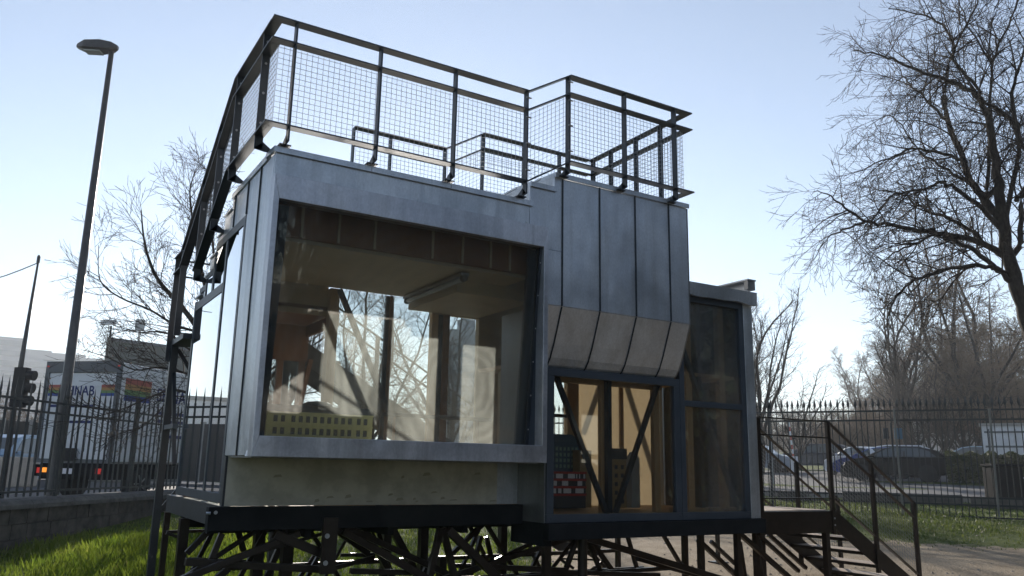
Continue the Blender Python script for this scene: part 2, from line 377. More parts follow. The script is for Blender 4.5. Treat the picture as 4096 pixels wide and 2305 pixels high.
part(MB().box(5.69, 5.92, 8.40, 8.406, 1.30, 2.62), 'glass_pane', 'glass')
part(MB().box(5.69, 5.92, 8.37, 8.41, 2.16, 2.20), 'glazing_bar', 'steel')
part(MB().box(1.70, 4.63, 8.445, 8.475, 3.46, 3.89), 'rear_wall_panel', 'ply')
# left rear bay under the roof stair
part(MB().box(1.70, 2.798, 8.44, 8.462, 3.10, 3.458), 'rear_wall_panel', 'ply')
part(MB().box(2.905, 2.95, 8.47, 9.56, 3.02, 3.15), 'side_header', 'pine_red')
for x in (1.72, 2.18, 2.60, 2.86): part(MB().box(x, x+.075, 9.52, 9.58, 1.10, 3.15), 'post', 'pine_red')
part(MB().box(1.70, 2.95, 9.50, 9.515, 2.72, 3.15), 'side_header', 'pine_red')
part(MB().box(1.795, 2.86, 9.56, 9.566, 1.12, 2.72), 'glass_pane', 'glass')
part(MB().bar((2.70, 9.47, 1.12), (2.98, 9.47, 2.75), .05, .05), 'diagonal_brace', 'pine_red')
# tower interior: dark back panel, timber posts
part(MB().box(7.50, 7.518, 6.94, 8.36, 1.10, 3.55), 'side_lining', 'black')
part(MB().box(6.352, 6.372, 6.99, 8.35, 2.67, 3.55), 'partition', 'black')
for x in (6.62, 7.16): part(MB().box(x, x+.09, 6.99, 7.06, 1.10, 3.50), 'post', 'pine')
part(MB().box(6.80, 6.86, 6.98, 7.02, 1.10, 3.50), 'post', 'steel')
part(MB().bar((6.50, 6.965, 3.05), (7.36, 6.965, 1.12), .045, .05, (0, 1, 0)), 'diagonal_brace', 'frame')
part(MB().box(6.44, 7.42, 6.97, 7.12, 1.101, 1.14), 'sill', 'pine')
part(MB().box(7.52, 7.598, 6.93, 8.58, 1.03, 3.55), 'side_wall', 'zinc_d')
# V bracing behind the side window
part(MB().bar((4.80, 7.0, 2.50), (5.455, 7.0, 1.10), .046, .05, (0, 1, 0)), 'diagonal_brace', 'steel')
part(MB().bar((6.20, 7.0, 2.50), (5.575, 7.0, 1.10), .046, .05, (0, 1, 0)), 'diagonal_brace', 'steel')
part(MB().box(5.50, 5.555, 7.02, 7.08, 1.10, 2.61), 'post', 'steel')
part(MB().box(5.475, 5.55, 7.10, 7.16, 1.10, 2.61), 'post', 'pine')
part(MB().box(6.22, 6.30, 7.10, 7.16, 1.10, 2.61), 'post', 'pine')
part(MB().box(4.70, 6.34, 7.09, 7.17, 2.44, 2.612), 'header', 'pine')
# front cladding ----------------------------------------------------------------
def panel(x0, x1, z0, z1, y=YF, m='zinc_b', top=None):
    p = [(x0, y, z0), (x1, y, z0), (x1, y, z1 if top is None else top[1]), (x0, y, z1 if top is None else top[0])]
    return part(MB().prism(p, (0, .028, 0)), 'wall_panel', m, bevel=.003)
g = .006
part(MB().box(XL+.002, 4.20, YF, YF+.03, 3.86, 4.125), 'wall_panel', 'zinc', bevel=.003)
part(MB().prism([(4.203, YF, 3.70), (4.592, YF, 3.70), (4.592, YF, 4.50), (4.50, YF, 4.50), (4.50, YF, 4.33), (4.203, YF, 4.33)], (0, .028, 0)), 'wall_panel', 'zinc_b')
panel(4.372, 4.592, 3.135, 3.697)
SX = [4.598, 5.077, 5.562, 6.05, 6.33]
for i in range(4): panel(SX[i]+g/2, SX[i+1]-g/2, 3.135, 4.478)
for x in SX[:4]: part(MB().box(x-.007, x+.007, YF-.012, YF+.02, 3.137, 4.476), 'standing_seam', 'steel')
# curved soffit under the tall panels
SP = [(6.602, 3.131), (6.655, 2.99), (6.735, 2.78), (6.80, 2.64), (6.85, 2.575), (6.885, 2.548)]
def soffit(x0, x1):
    b = MB()
    for x in (x0, x1):
        for y, z in SP: b.v.append((x, y, z))
        for y, z in reversed(SP): b.v.append((x, y+.02, z+.012))
    m = 2*len(SP); b.f += [tuple(range(m)), tuple(range(2*m-1, m-1, -1))]
    for i in range(m): b.f.append((i, (i+1) % m, m+(i+1) % m, m+i))
    return b
SX2 = [4.372]+SX
for i in range(5): part(soffit(SX2[i]+g/2, SX2[i+1]-g/2), 'soffit_panel', 'zinc_b')
for x in SX[:4]: part(MB().tube([(x, y-.004, z-.003) for y, z in SP], .008, 6), 'standing_seam', 'steel')
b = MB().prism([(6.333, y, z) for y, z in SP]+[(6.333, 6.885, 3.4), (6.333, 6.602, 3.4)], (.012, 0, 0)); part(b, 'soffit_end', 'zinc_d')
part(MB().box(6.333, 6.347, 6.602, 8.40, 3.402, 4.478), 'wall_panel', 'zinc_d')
# copings
def coping(x0, x1, z, y0=YF-.022, y1=YF+.26, m='zinc_b', h=.055):
    return part(MB().prism([(x0, y0, z-h), (x0, y0, z-.004), (x0, y1, z+.012), (x0, y1, z-.03), (x0, y0+.015, z-.045), (x0, y0+.012, z-h)], (x1-x0, 0, 0)), 'coping', m)
coping(XL-.02, 4.235, 4.167)
coping(4.203, 4.515, 4.375); coping(4.50, 6.352, 4.535)
part(MB().box(4.205, 4.225, YF+.03, YF+.9, 4.168, 4.372), 'parapet_return', 'zinc'); part(MB().box(4.502, 4.522, YF+.03, YF+.9, 4.378, 4.53), 'parapet_return', 'zinc')
part(MB().box(4.20, 4.23, YF+.262, YF+.92, 4.374, 4.392), 'coping', 'zinc_b'); part(MB().box(4.495, 4.53, YF+.262, YF+.92, 4.534, 4.552), 'coping', 'zinc_b')
for x in (2.5, 3.3): part(MB().box(x, x+.004, YF-.0245, YF-.02, 4.115, 4.163), 'coping_joint', 'steel')
part(MB().box(6.30, 6.352, YF+.262, 8.42, 4.48, 4.545), 'coping', 'zinc_d')
# left face: panels, stair-stepped top ------------------------------------------------
def lpanel(y0, y1, z0, z1, m='zinc'): return part(MB().box(XL, XL+.028, y0+g/2, y1-g/2, z0, z1), 'wall_panel', m, bevel=.003)
lpanel(6.632, 7.03, 1.60, 4.11); lpanel(7.03, 7.47, 1.60, 4.11); lpanel(7.47, 7.98, 3.79, 4.11); lpanel(7.98, 8.12, 3.79, 4.11)
for y, z0, z1 in ((7.03, 1.60, 4.11), (7.472, 3.79, 4.11), (7.98, 3.79, 4.11)): part(MB().box(XL-.012, XL+.02, y-.007, y+.007, z0, z1), 'standing_seam', 'steel')
part(MB().box(XL-.015, XL+.24, 6.84, 8.13, 4.112, 4.168), 'coping', 'zinc')
ST = [(8.12, 8.42, 4.0), (8.42, 8.70, 3.84), (8.70, 8.98, 3.67), (8.98, 9.27, 3.50), (9.27, 9.58, 3.33)]
for y0, y1, z in ST:
    part(MB().box(XL+.03, 2.93, y0+.002, y1, z-.06, z), 'roof_step', 'zinc_d')
    if z > 3.6: lpanel(y0, y1, 3.79 if z > 3.8 else 3.55, z-.01)
    part(MB().box(XL-.015, XL+.05, y0+.003, y1-.003, z+.001, z+.02), 'step_edge', 'zinc')
# left windows
def frame_bar(y0, y1, z0, z1, m='frame', x0=XL-.004, x1=XL+.026): return part(MB().box(x0, x1, y0, y1, z0, z1), 'window_frame', m)
frame_bar(7.475, 7.54, 1.20, 3.785); frame_bar(7.541, 9.54, 1.20, 1.28); frame_bar(8.165, 8.225, 1.281, 3.70); frame_bar(9.541, 9.61, 1.20, 3.30)
frame_bar(8.236, 9.54, 3.19, 3.28); frame_bar(7.541, 8.70, 3.705, 3.785); frame_bar(8.69, 8.76, 3.281, 3.70); frame_bar(9.05, 9.11, 3.281, 3.53); frame_bar(8.761, 9.05, 3.47, 3.53); frame_bar(9.111, 9.40, 3.36, 3.42)
frame_bar(7.385, 7.472, 1.18, 1.595, 'steel')
for y0, y1, z0, z1 in ((7.54, 8.165, 1.28, 3.705), (8.225, 9.54, 1.28, 3.19), (8.235, 8.69, 3.28, 3.705), (8.76, 9.05, 3.28, 3.47), (9.11, 9.40, 3.28, 3.36)):
    part(MB().box(XL+.004, XL+.010, y0, y1, z0, z1), 'glass_pane', 'glass_side')
# bay window ------------------------------------------------------------------------
BX0, BX1, BZ0, BZ1, BY = 1.635, 4.365, 1.592, 3.892, 6.495
def mitre(p, d, m='zinc_bay'): return part(MB().prism(p, d), 'bay_frame', m, bevel=.004)
OX0, OX1, OZ0, OZ1 = 1.683, 4.312, 1.752, 3.682
mitre([(BX0, BY, BZ1), (BX1, BY, BZ1), (OX1, BY, OZ1), (OX0, BY, OZ1)], (0, .135, 0))
mitre([(BX0, BY, BZ0), (OX0, BY, OZ0), (OX1, BY, OZ0), (BX1, BY, BZ0)], (0, .22, 0))
mitre([(BX0, BY, BZ0), (BX0, BY, BZ1), (OX0, BY, OZ1), (OX0, BY, OZ0)], (0, .135, 0))
mitre([(BX1, BY, BZ1), (BX1, BY, BZ0), (OX1, BY, OZ0), (OX1, BY, OZ1)], (0, .135, 0))
part(MB().prism([(4.314, 6.632, 1.70), (4.314, 6.86, 1.70), (4.314, 6.86, 3.40), (4.314, 6.632, 3.70)], (.04, 0, 0)), 'bay_reveal', 'frame')
part(MB().prism([(1.655, 6.632, 1.60), (1.655, 6.86, 1.60), (1.655, 6.86, 3.70), (1.655, 6.632, 3.70)], (.04, 0, 0)), 'bay_reveal', 'steel')
part(MB().prism([(1.686, 6.545, 3.70), (4.309, 6.545, 3.70), (4.309, 6.762, 1.735), (1.686, 6.762, 1.735)], (0, .008, .001)), 'glass_pane', 'glass_bay')
part(MB().bar((4.30, 6.535, 3.69), (4.30, 6.75, 1.76), .014, .03, (1, 0, 0)), 'glazing_bead', 'steel')
part(MB().bar((1.74, 6.60, 3.66), (1.74, 6.80, 1.76), .11, .03, (0, 1, 0)), 'glazing_edge', 'steel')
part(MB().bar((4.24, 6.60, 3.66), (4.24, 6.80, 1.76), .10, .03, (0, 1, 0)), 'glazing_edge', 'steel')
for i in range(6):
    t = .08+.84*i/5; part(MB().lathe([(.008, 0), (.006, .008)], (OX1-.004-.012, 6.53+.215*t, OZ1-(OZ1-OZ0)*t), 6, 'x'), 'screw', 'white')
for x in (2.93, 4.1): part(MB().lathe([(.012, 0), (.012, .006)], (x, BY-.004, BZ1+.012), 8, 'y'), 'ring_bolt', 'zinc')
# apron and cheek under the bay
part(MB().box(1.665, 4.35, 7.38, 7.41, 1.18, 1.60), 'apron_board', 'apron')
part(MB().box(4.352, 4.60, 7.384, 7.41, 1.18, 1.60), 'apron_board', 'zinc')
for i in range(18):
    x = 1.8+2.5*random.random()**.7; z = 1.2+.09*random.random()**1.5 if i < 14 else 1.5-.12*random.random(); w = .03+.07*random.random(); h = .012+.03*random.random()
    part(MB().prism([(x, 7.379, z), (x+w, 7.379, z+h*.3), (x+w*.8, 7.379, z+h), (x+w*.2, 7.379, z+h*.8)], (0, .0008, 0)), 'scuff_mark', 'apron_stain')
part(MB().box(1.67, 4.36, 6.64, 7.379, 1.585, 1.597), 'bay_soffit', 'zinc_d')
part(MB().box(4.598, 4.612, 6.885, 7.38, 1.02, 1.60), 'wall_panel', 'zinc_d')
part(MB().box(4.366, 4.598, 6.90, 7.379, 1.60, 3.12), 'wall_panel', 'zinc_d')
# side window and tower window --------------------------------------------------------
def wf(x0, x1, z0, z1, y0=6.86, y1=6.93, m='frame', n='window_frame'): return part(MB().box(x0, x1, y0, y1, z0, z1), n, m, bevel=.003)
wf(4.612, 6.394, 2.468, 2.547); wf(4.612, 6.394, 1.022, 1.10); wf(4.612, 4.695, 1.101, 2.467); wf(6.315, 6.394, 1.101, 2.467)
part(MB().box(4.695, 6.315, 6.892, 6.898, 1.10, 2.468), 'glass_pane', 'glass_w')
wf(6.40, 7.455, 1.022, 1.10); wf(6.40, 6.47, 1.101, 3.55); wf(7.385, 7.455, 1.101, 3.55); wf(6.471, 7.384, 3.47, 3.55); wf(6.471, 7.384, 2.255, 2.32)
for z0, z1 in ((1.10, 2.255), (2.32, 3.47)): part(MB().box(6.47, 7.385, 6.892, 6.898, z0, z1), 'glass_pane', 'glass_w')
for x in (4.66, 5.5, 6.36, 6.44, 7.0, 7.42): part(MB().lathe([(.007, 0), (.006, .003)], (x, 6.857, 1.06), 8, 'y'), 'screw', 'steel')
for z in (1.5, 1.95, 2.4): part(MB().lathe([(.007, 0), (.006, .003)], (6.36, 6.857, z), 8, 'y'), 'screw', 'steel')
part(MB().box(7.457, 7.606, 6.855, 6.925, 1.022, 3.56), 'corner_column', 'zinc', bevel=.004)
b = MB(); n = 24
for i in range(n+1):                      # lower lip of the fascia is slightly buckled
    x = 6.348+(7.625-6.348)*i/n; dz = .012*math.sin(x*11)*math.sin(x*3.1+.4)
    b.v += [(x, 6.775, 3.685), (x, 6.79, 3.535+dz), (x, 6.83, 3.535+dz), (x, 6.95, 3.72)]
for i in range(n):
    for j in range(4): b.f.append((4*i+j, 4*i+(j+1) % 4, 4*i+4+(j+1) % 4, 4*i+4+j))
b.f += [(0, 3, 2, 1), (4*n, 4*n+1, 4*n+2, 4*n+3)]
part(b, 'fascia', 'zinc_b')
part(MB().box(7.50, 7.625, 6.80, 6.86, 3.722, 3.83), 'parapet_return', 'zinc_d'); part(MB().box(7.59, 7.625, 6.861, 8.1, 3.722, 3.83), 'parapet_return', 'zinc')
part(MB().box(7.49, 7.635, 6.79, 8.12, 3.832, 3.85), 'coping', 'zinc')
# roof railing ------------------------------------------------------------------------
ZT, ZM, ZLo, DZ = 5.273, 5.072, 4.314, .316
def rail(pts, w=.095, t=.014, name='rail'):
    b = MB()
    for p, q in zip(pts[:-1], pts[1:]):
        b.bar(p, q, w, t, (0, 0, 1))
    return part(b, name, 'steel')
def rail_run(path):
    for z in (ZT, ZM, ZLo):
        for p, q in zip(path[:-1], path[1:]): rail([(p[0], p[1], z+p[2]), (q[0], q[1], z+q[2])])
XA, XB, YRB = 4.085, 4.60, 8.33
rail_run([(1.50, 6.495, 0), (XA, 6.495, 0)]); rail_run([(XA, 6.495, 0), (XB, 6.495, DZ)]); rail_run([(XB, 6.495, DZ), (6.315, 6.495, DZ)])
rail_run([(1.545, 6.545, 0), (1.545, 7.85, 0)])
rail_run([(6.268, 6.545, DZ), (6.268, YRB, DZ)])
rail_run([(2.93, YRB, 0), (XA, YRB, 0)]); rail_run([(XA, YRB, 0), (XB, YRB, DZ)]); rail_run([(XB, YRB, DZ), (6.22, YRB, DZ)])
SLO = -.60
for z, ye in ((ZT, 10.0), (ZM, 10.0), (ZLo, 9.12)): rail([(1.545, 7.85, z), (1.545, ye, z+SLO*(ye-7.85))])
for z in (3.97, 3.77): rail([(1.545, 10.0, z), (1.545, 10.45, z)])
def post_y(x, y, dz=0, z0=None):          # posts of the rails that run along x (wide face across the rail)
    zb = ZLo+dz-.13
    part(MB().box(x-.008, x+.008, y-.035, y+.035, zb, ZT+dz-.008), 'rail_post', 'steel')
    s = 1 if y < 7.5 else -1
    part(MB().prism([(x-.008, y-s*.035, zb), (x-.008, y+s*.06, zb-.012), (x-.008, y+s*.16, zb-.012), (x-.008, y+s*.16, zb+.004), (x-.008, y+s*.035, zb+.07)], (.016, 0, 0)), 'post_foot', 'steel')
    part(MB().box(x-.05, x+.05, y+s*.10-.05, y+s*.10+.05, zb-.012, zb-.002), 'base_plate', 'steel')
def bolt(x, y, z): part(MB().tube([(x-.028, y-.05, z), (x+.028, y-.05, z)], .008, 6), 'bolt', 'zinc_d')
for px, py in ((1187, 110), (1525, 205), (1824, 290)): post_y(at(px, py, y=6.495).x, 6.495)
for x, dz in ((XA-.01, 0), (XB-.01, DZ), (at(2495, 370, y=6.495).x, DZ), (at(2693, 430, y=6.495).x, DZ)):
    post_y(x, 6.495, dz)
    if x in (XA-.01, XB-.01):
        for z in (5.19, 4.98, 4.70, 4.42): bolt(x, 6.495, z+dz)
for x, dz in ((2.93, 0), (3.38, 0), (XA, 0), (XB, DZ), (5.2, DZ), (5.75, DZ)): post_y(x, YRB, dz)
def post_x(y, x=1.545, dz=0, s=1):
    zb = ZLo+dz-.13
    part(MB().box(x-.035, x+.035, y-.008, y+.008, zb, ZT+dz-.008), 'rail_post', 'steel')
    part(MB().prism([(x-s*.035, y-.008, zb), (x+s*.06, y-.008, zb-.012), (x+s*.13, y-.008, zb-.012), (x+s*.13, y-.008, zb+.004), (x+s*.035, y-.008, zb+.07)], (0, .016, 0)), 'post_foot', 'steel')
    for z in (5.19, 4.98, 4.70, 4.42): part(MB().lathe([(.012, 0), (.010, .008)], (x, y-.016, z+dz), 8, 'y'), 'bolt', 'zinc_d')
post_x(6.80); post_x(7.77)
for y in (6.95, 7.4, 7.9, 8.28): post_x(y, 6.268, DZ, -1)
for y in (8.42, 9.08): post_x(y, 1.545, SLO*(y-7.85))
part(MB().box(1.51, 1.58, 9.97, 9.986, 2.96, 3.97), 'rail_post', 'steel')
part(MB().box(1.51, 1.58, 10.40, 10.416, 2.70, 3.955), 'rail_post', 'steel')
def wires(p0, p1, z0, z1, dz0=0, dz1=0, sp=.05, r=.0016):
    """welded wire infill between two points of a rail"""
    b = MB(); p0 = Vector(p0); p1 = Vector(p1); L = (p1-p0).length; n = int(L/sp)
    for i in range(n+1):
        t = i*sp/L; q = p0.lerp(p1, t); d = dz0+(dz1-dz0)*t
        b.bar((q.x, q.y, z0+d), (q.x, q.y, z1+d), r*2, r*2)
    k = int((z1-z0)/sp)
    for i in range(k+1):
        z = z0+i*sp; b.bar((p0.x, p0.y, z+dz0), (p1.x, p1.y, z+dz1), r*2, r*2)
    return part(b, 'wire_mesh', 'zinc_d', fix=False)
zz = (ZLo+.02, ZM-.02)
wires((1.58, 6.53, 0), (XA, 6.53, 0), *zz); wires((XA+.02, 6.53, 0), (XB-.02, 6.53, 0), *zz, 0, DZ); wires((XB, 6.53, 0), (6.24, 6.53, 0), *zz, DZ, DZ)
wires((1.575, 6.54, 0), (1.575, 7.84, 0), *zz); wires((1.575, 7.86, 0), (1.575, 9.12, 0), *zz, 0, SLO*1.26)
wires((6.235, 6.54, 0), (6.235, 8.30, 0), *zz, DZ, DZ); wires((2.95, YRB-.04, 0), (XA, YRB-.04, 0), *zz); wires((XA+.02, YRB-.04, 0), (XB-.02, YRB-.04, 0), *zz, 0, DZ); wires((XB, YRB-.04, 0), (6.2, YRB-.04, 0), *zz, DZ, DZ)
part(MB().prism([(2.72, 8.25, 4.10), (2.92, 8.25, 4.10), (2.92, 8.25, 4.42), (2.78, 8.25, 4.42)], (0, .08, 0)), 'stair_gate_post', 'zinc_d')

# ------------------------------------------------------------------ steel support frame
SF = thing('steel_support_frame', 'dark steel truss and beam frame carrying the pavilion above the grass', 'frame', loc=(4.6, 8, 0))
def sp(mb, name, m, **k): return mb.build(name, M[m], SF, **k)
sp(MB().box(1.52, 4.598, 7.27, 7.372, .985, 1.178), 'beam', 'beam', bevel=.004)
sp(MB().box(4.60, 7.625, 6.80, 6.90, .862, 1.018), 'beam', 'beam', bevel=.004)
sp(MB().box(4.60, 4.70, 6.902, 7.50, .80, 1.018), 'beam', 'beam')
sp(MB().box(1.63, 1.72, 7.374, 10.0, 1.0, 1.178), 'beam', 'steel'); sp(MB().box(1.722, 7.5, 9.48, 9.58, .86, 1.025), 'beam', 'beam')
sp(MB().box(7.45, 7.55, 6.95, 9.47, .87, 1.015), 'beam', 'beam'); sp(MB().box(1.75, 7.4, 8.35, 8.45, .88, 1.02), 'beam', 'beam')
for x in (2.4, 3.2, 4.0, 5.4, 6.2): sp(MB().box(x, x+.06, 7.44, 9.47, .90, 1.024), 'joist', 'beam')
sp(MB().tube([(1.50, 7.27, 1.13), (1.535, 7.262, 1.13)], .012, 8), 'bolt', 'zinc')
for x, z in ((1.575, 1.135),): sp(MB().lathe([(.016, 0), (.012, .01)], (x, 7.258, z), 8, 'y'), 'bolt', 'zinc')
def za(a, b): return 600+a*.3494, 2050+b*.3494
def zb(a, b): return 1400+a*.3494, 2050+b*.3494
def zc(a, b): return 2200+a*.3494, 2050+b*.3494
def member(fn, a, b, y, w, name='brace', m='rust', down=False, rnd=False):
    p = at(*fn(*a), y=y); q = at(*fn(*b), y=y)
    if down:
        d = q-p; q = p+d*((p.z-ground_z(p.x, p.y)+.05)/-d.z)
    if name == 'brace':          # run each member on to the frame above and towards its foot below
        if p.z < q.z: p, q = q, p
        d = (p-q)
        if p.z > .72 and d.z > .05: p = p+d*((.94-p.z)/d.z)
        if q.z < .66 and d.z > .12: q = q-d*max(0, (q.z-.22)/d.z)
    if rnd: return sp(MB().tube([p, q], w/2, 12), name, m)
    return sp(MB().bar(p, q, w, w, (0, 1, 0)), name, m, bevel=.004)
def leg(px, y, w=.09, m='rust', top=.99, rnd=False, depth=None):
    p = at(px, 2150, y=y); b = MB(); z0 = ground_z(p.x, p.y)-.05
    if rnd: b.tube([(p.x, p.y, z0), (p.x, p.y, top)], w/2, 16)
    else: b.box(p.x-w/2, p.x+w/2, y-w/2, y+w/2, z0, top)
    b.box(p.x-.11, p.x+.11, y-.11, y+.11, z0+.04, z0+.062)
    return sp(b, 'leg', m)
leg(731, 8.9, .09); leg(660, 10.0, .06); leg(1037, 8.5, .10); leg(1152, 8.0, .10); leg(1545, 9.5, .10); leg(1693, 8.5, .09); leg(1800+210, 9.3, .09); leg(2186, 7.3, .075)
leg(2330, 7.4, .105, rnd=True); leg(2471, 9.5, .06); leg(2738, 8.3, .065); leg(2870, 9.5, .05); leg(2948, 7.0, .062); leg(3022, 7.6, .062, 'rust', .86)
Y1 = 7.33
for a, b, y, w in (((740,140),(420,470),8.6,.055),((860,150),(700,540),7.6,.05),((990,150),(1070,440),8.6,.055),((1230,200),(430,720),8.3,.042),((1560,300),(560,690),7.4,.055),((1160,140),(1990,480),7.4,.08),((1480,400),(1340,730),8.9,.06),
                   ((2130,200),(2500,470),7.8,.06),((2250,300),(2150,480),9.0,.03),((1120,490),(1540,370),7.6,.03),((900,640),(760,760),8.2,.06)): member(za, a, b, y, w)
for a, b, y, w in (((190,225),(1150,195),9.9,.035),((400,565),(2010,655),7.5,.06),((440,540),(1300,575),8.6,.04),((2100,640),(2576,510),8.0,.04),((2180,490),(2576,480),8.8,.035),((1670,190),(2400,170),9.8,.045)): member(za, a, b, y, w, 'chord')
member(za, (185, 235), (330, 285), 9.0, .03, 'chord')
sp(MB().box(*(lambda p, q: (p.x, q.x, 7.24, 7.275, q.z, p.z))(at(*za(1985, 60), y=7.26), at(*za(2110, 700), y=7.26))), 'gusset_plate', 'rust')
for a in ((2025, 270), (2005, 580)):
    p = at(*za(*a), y=7.235); sp(MB().lathe([(.022, 0), (.022, .006), (.012, .014)], (p.x, 7.222, p.z), 10, 'y'), 'bolt', 'zinc')
for a, b, y, w in (((0,260),(820,720),7.5,.065),((90,230),(1000,650),8.0,.06),((500,220),(770,720),8.8,.075),((1030,200),(920,700),7.6,.06),((1075,230),(1190,720),7.6,.06),((1090,170),(1680,740),7.35,.075),((1420,230),(1160,480),9.2,.055),((1500,270),(1440,500),9.2,.05),((1560,280),(1630,570),9.2,.05),
                   ((2180,305),(1290,730),9.0,.045),((2500,300),(1560,600),7.7,.05),((160,170),(330,470),8.6,.06),((240,180),(310,340),9.2,.03)): member(zb, a, b, y, w)
for a, b, y, w in (((1600,625),(2480,665),7.7,.055),((0,485),(270,495),8.9,.04),((0,590),(280,500),8.1,.035),((0,670),(700,690),7.6,.05),((1190,610),(1400,610),9.3,.05)): member(zb, a, b, y, w, 'chord')
for a, b, y, w in (((285,310),(105,540),8.4,.035),((300,320),(150,740),7.9,.05),((440,320),(600,740),7.9,.045),((470,320),(750,720),8.6,.055),((105,530),(270,640),8.4,.03),((600,560),(450,680),8.4,.03),((510,320),(1560,640),7.5,.07),((1690,310),(2150,740),8.6,.06),((1840,330),(2120,590),9.0,.05),((2170,340),(2230,740),8.2,.05),((2190,260),(2576,600),7.2,.055),((2380,250),(2700,540),8.0,.05),((2500,250),(2800,520),8.2,.05),((1000,520),(1600,690),7.9,.07)): member(zc, a, b, y, w)
for a, b, y, w in (((0,680),(1250,720),7.7,.05),((120,530),(560,545),8.4,.02)): member(zc, a, b, y, w, 'chord')
R_ = random.Random(44)
for i in range(15):
    x = 1.9+5.4*(i+R_.random())/15; y = R_.choice((8.2, 8.9, 9.3)); dx = R_.choice((-1, 1))*R_.uniform(.25, .75)
    sp(MB().bar((x, y, .93), (x+dx, y+R_.uniform(-.3, .3), .22), .042, .042, (0, 1, 0)), 'brace', 'rust')
for z, y in ((.30, 8.6), (.46, 9.2), (.38, 7.9)): sp(MB().bar((1.8, y, z), (7.3, y, z), .045, .045), 'chord', 'rust')
b = MB(); p = at(*zb(1010, 500), y=8.8); b.box(p.x, p.x+.09, 8.75, 8.85, ground_z(p.x, 8.8), p.z); sp(b, 'stub_post', 'rust')
# ------------------------------------------------------------------ rear stair
RS = thing('rear_stair', 'steel stair with meshed railing descending behind the glazed pavilion', 'stair', loc=(3, 10, 0))
def rp(mb, name, m='steel', **k): return mb.build(name, M[m], RS, **k)
rp(MB().box(1.56, 3.0, 9.64, 10.42, 2.89, 2.95), 'landing'); SL2 = -.57
xe = 3.0+(2.95-.45)/.57
for y in (9.66, 10.42): rp(MB().bar((2.9, y, 2.88), (xe, y, .40), .035, .24, (0, 0, 1)), 'stringer')
for i in range(1, 16):
    x = 3.0+i*.28; z = 2.95-i*.16
    if z > .5: rp(MB().box(x-.13, x+.15, 9.69, 10.39, z-.04, z), 'tread', 'zinc_d')
for z in (3.955, 3.755, 3.06):
    rp(MB().bar((3.0, 10.45, z), (xe, 10.45, z+SL2*(xe-3.0)), .05, .012), 'rail'); rp(MB().bar((1.60, 10.45, z), (3.0, 10.45, z), .05, .012), 'rail')
for x in (3.0, 4.2, 5.4, 6.6): rp(MB().box(x-.03, x+.03, 10.43, 10.445, 2.85+SL2*(x-3), 3.95+SL2*(x-3)), 'rail_post')
b = MB()
for i in range(int(4.2/.06)):
    x = 3.02+i*.06; d = SL2*(x-3); b.bar((x, 10.46, 3.07+d), (x, 10.46, 3.74+d), .004, .004)
for i in range(12): z = 3.08+i*.06; b.bar((3.0, 10.46, z), (xe, 10.46, z+SL2*(xe-3)), .004, .004)
rp(b, 'wire_mesh', 'zinc_d', fix=False)
for x, y, z in ((1.6, 10.38, 2.89), (2.95, 10.38, 2.89), (2.95, 9.72, 2.89), (5.0, 10.38, 1.7)): rp(MB().box(x-.04, x+.04, y-.04, y+.04, -.05, z), 'leg')
for p, q in (((1.62, 9.72, 1.5), (1.62, 10.38, 2.6)), ((1.64, 10.38, 1.0), (2.95, 10.38, 2.85)), ((2.95, 10.38, 1.0), (1.64, 10.38, 2.85))): rp(MB().bar(p, q, .04, .04), 'brace')
for z in (1.9,): rp(MB().box(1.57, 1.63, 9.75, 10.34, z, z+.05), 'crossbar', 'frame')

# ------------------------------------------------------------------ entrance stair
ES = thing('entrance_stair', 'brown steel entrance stair with landing deck and railings beside the glazed tower', 'stair', loc=(9, 7.5, 0))
def ep(mb, name, m='rust', **k): return mb.build(name, M[m], ES, **k)
M['deck'] = mat('pale_deck_board', (.30, .24, .19), .7, 0, .3, col2=(.38, .31, .25), nscale=5, stretch=(1, 8, 1))
for i in range(9): ep(MB().box(7.63+.002, 8.92, 6.965+i*.122, 6.965+i*.122+.117, 1.07, 1.10), 'deck_board', 'deck')
ep(MB().box(7.63, 8.93, 6.90, 6.955, .83, 1.09), 'fascia'); ep(MB().box(7.63, 8.93, 8.07, 8.12, .83, 1.09), 'fascia'); ep(MB().box(8.935, 8.985, 6.90, 8.12, .86, 1.06), 'fascia', 'steel')
S3 = -.60; GX = 8.95+1.06/.6
for y in (6.925, 8.095): ep(MB().bar((8.98, y, 1.0), (GX, y, 1.0+S3*(GX-8.98)), .03, .20, (0, 0, 1)), 'stringer')
for i in range(1, 6): x = 8.95+i*.29; z = 1.10-i*.175; ep(MB().box(x-.26, x+.05, 6.945, 8.075, z-.04, z), 'tread', 'deck'); ep(MB().box(x-.27, x-.262, 6.945, 8.075, z-.04, z-.002), 'tread_nosing')
T0, T1, T2 = 2.19, 1.985, 1.245
for y in (6.905, 8.115):
    for z in (T0, T1, T2):
        ep(MB().bar((8.96, y, z), (10.66, y, z+S3*1.70), .045, .014), 'rail')
        if y < 7: ep(MB().bar((7.64, y, z), (8.96, y, z), .045, .014), 'rail')
    for x in (8.95, 9.78, 10.64):
        zt = T0+S3*(x-8.96)-.007; ep(MB().box(x-.028, x+.028, y-.02, y+.02, zt-(1.38 if x < 10.5 else 1.16), zt), 'rail_post')
    b = MB()
    for i in range(int(1.66/.05)):
        x = 8.99+i*.05; d = S3*(x-8.96); b.bar((x, y+.02, T2+d), (x, y+.02, T1+d), .003, .003)
    for i in range(14): z = T2+.05*i; b.bar((8.98, y+.02, z), (10.64, y+.02, z+S3*1.66), .003, .003)
    ep(b, 'wire_mesh', 'zinc_d', fix=False)
ep(MB().box(7.64, 7.70, 6.885, 6.925, .86, 2.18), 'rail_post')
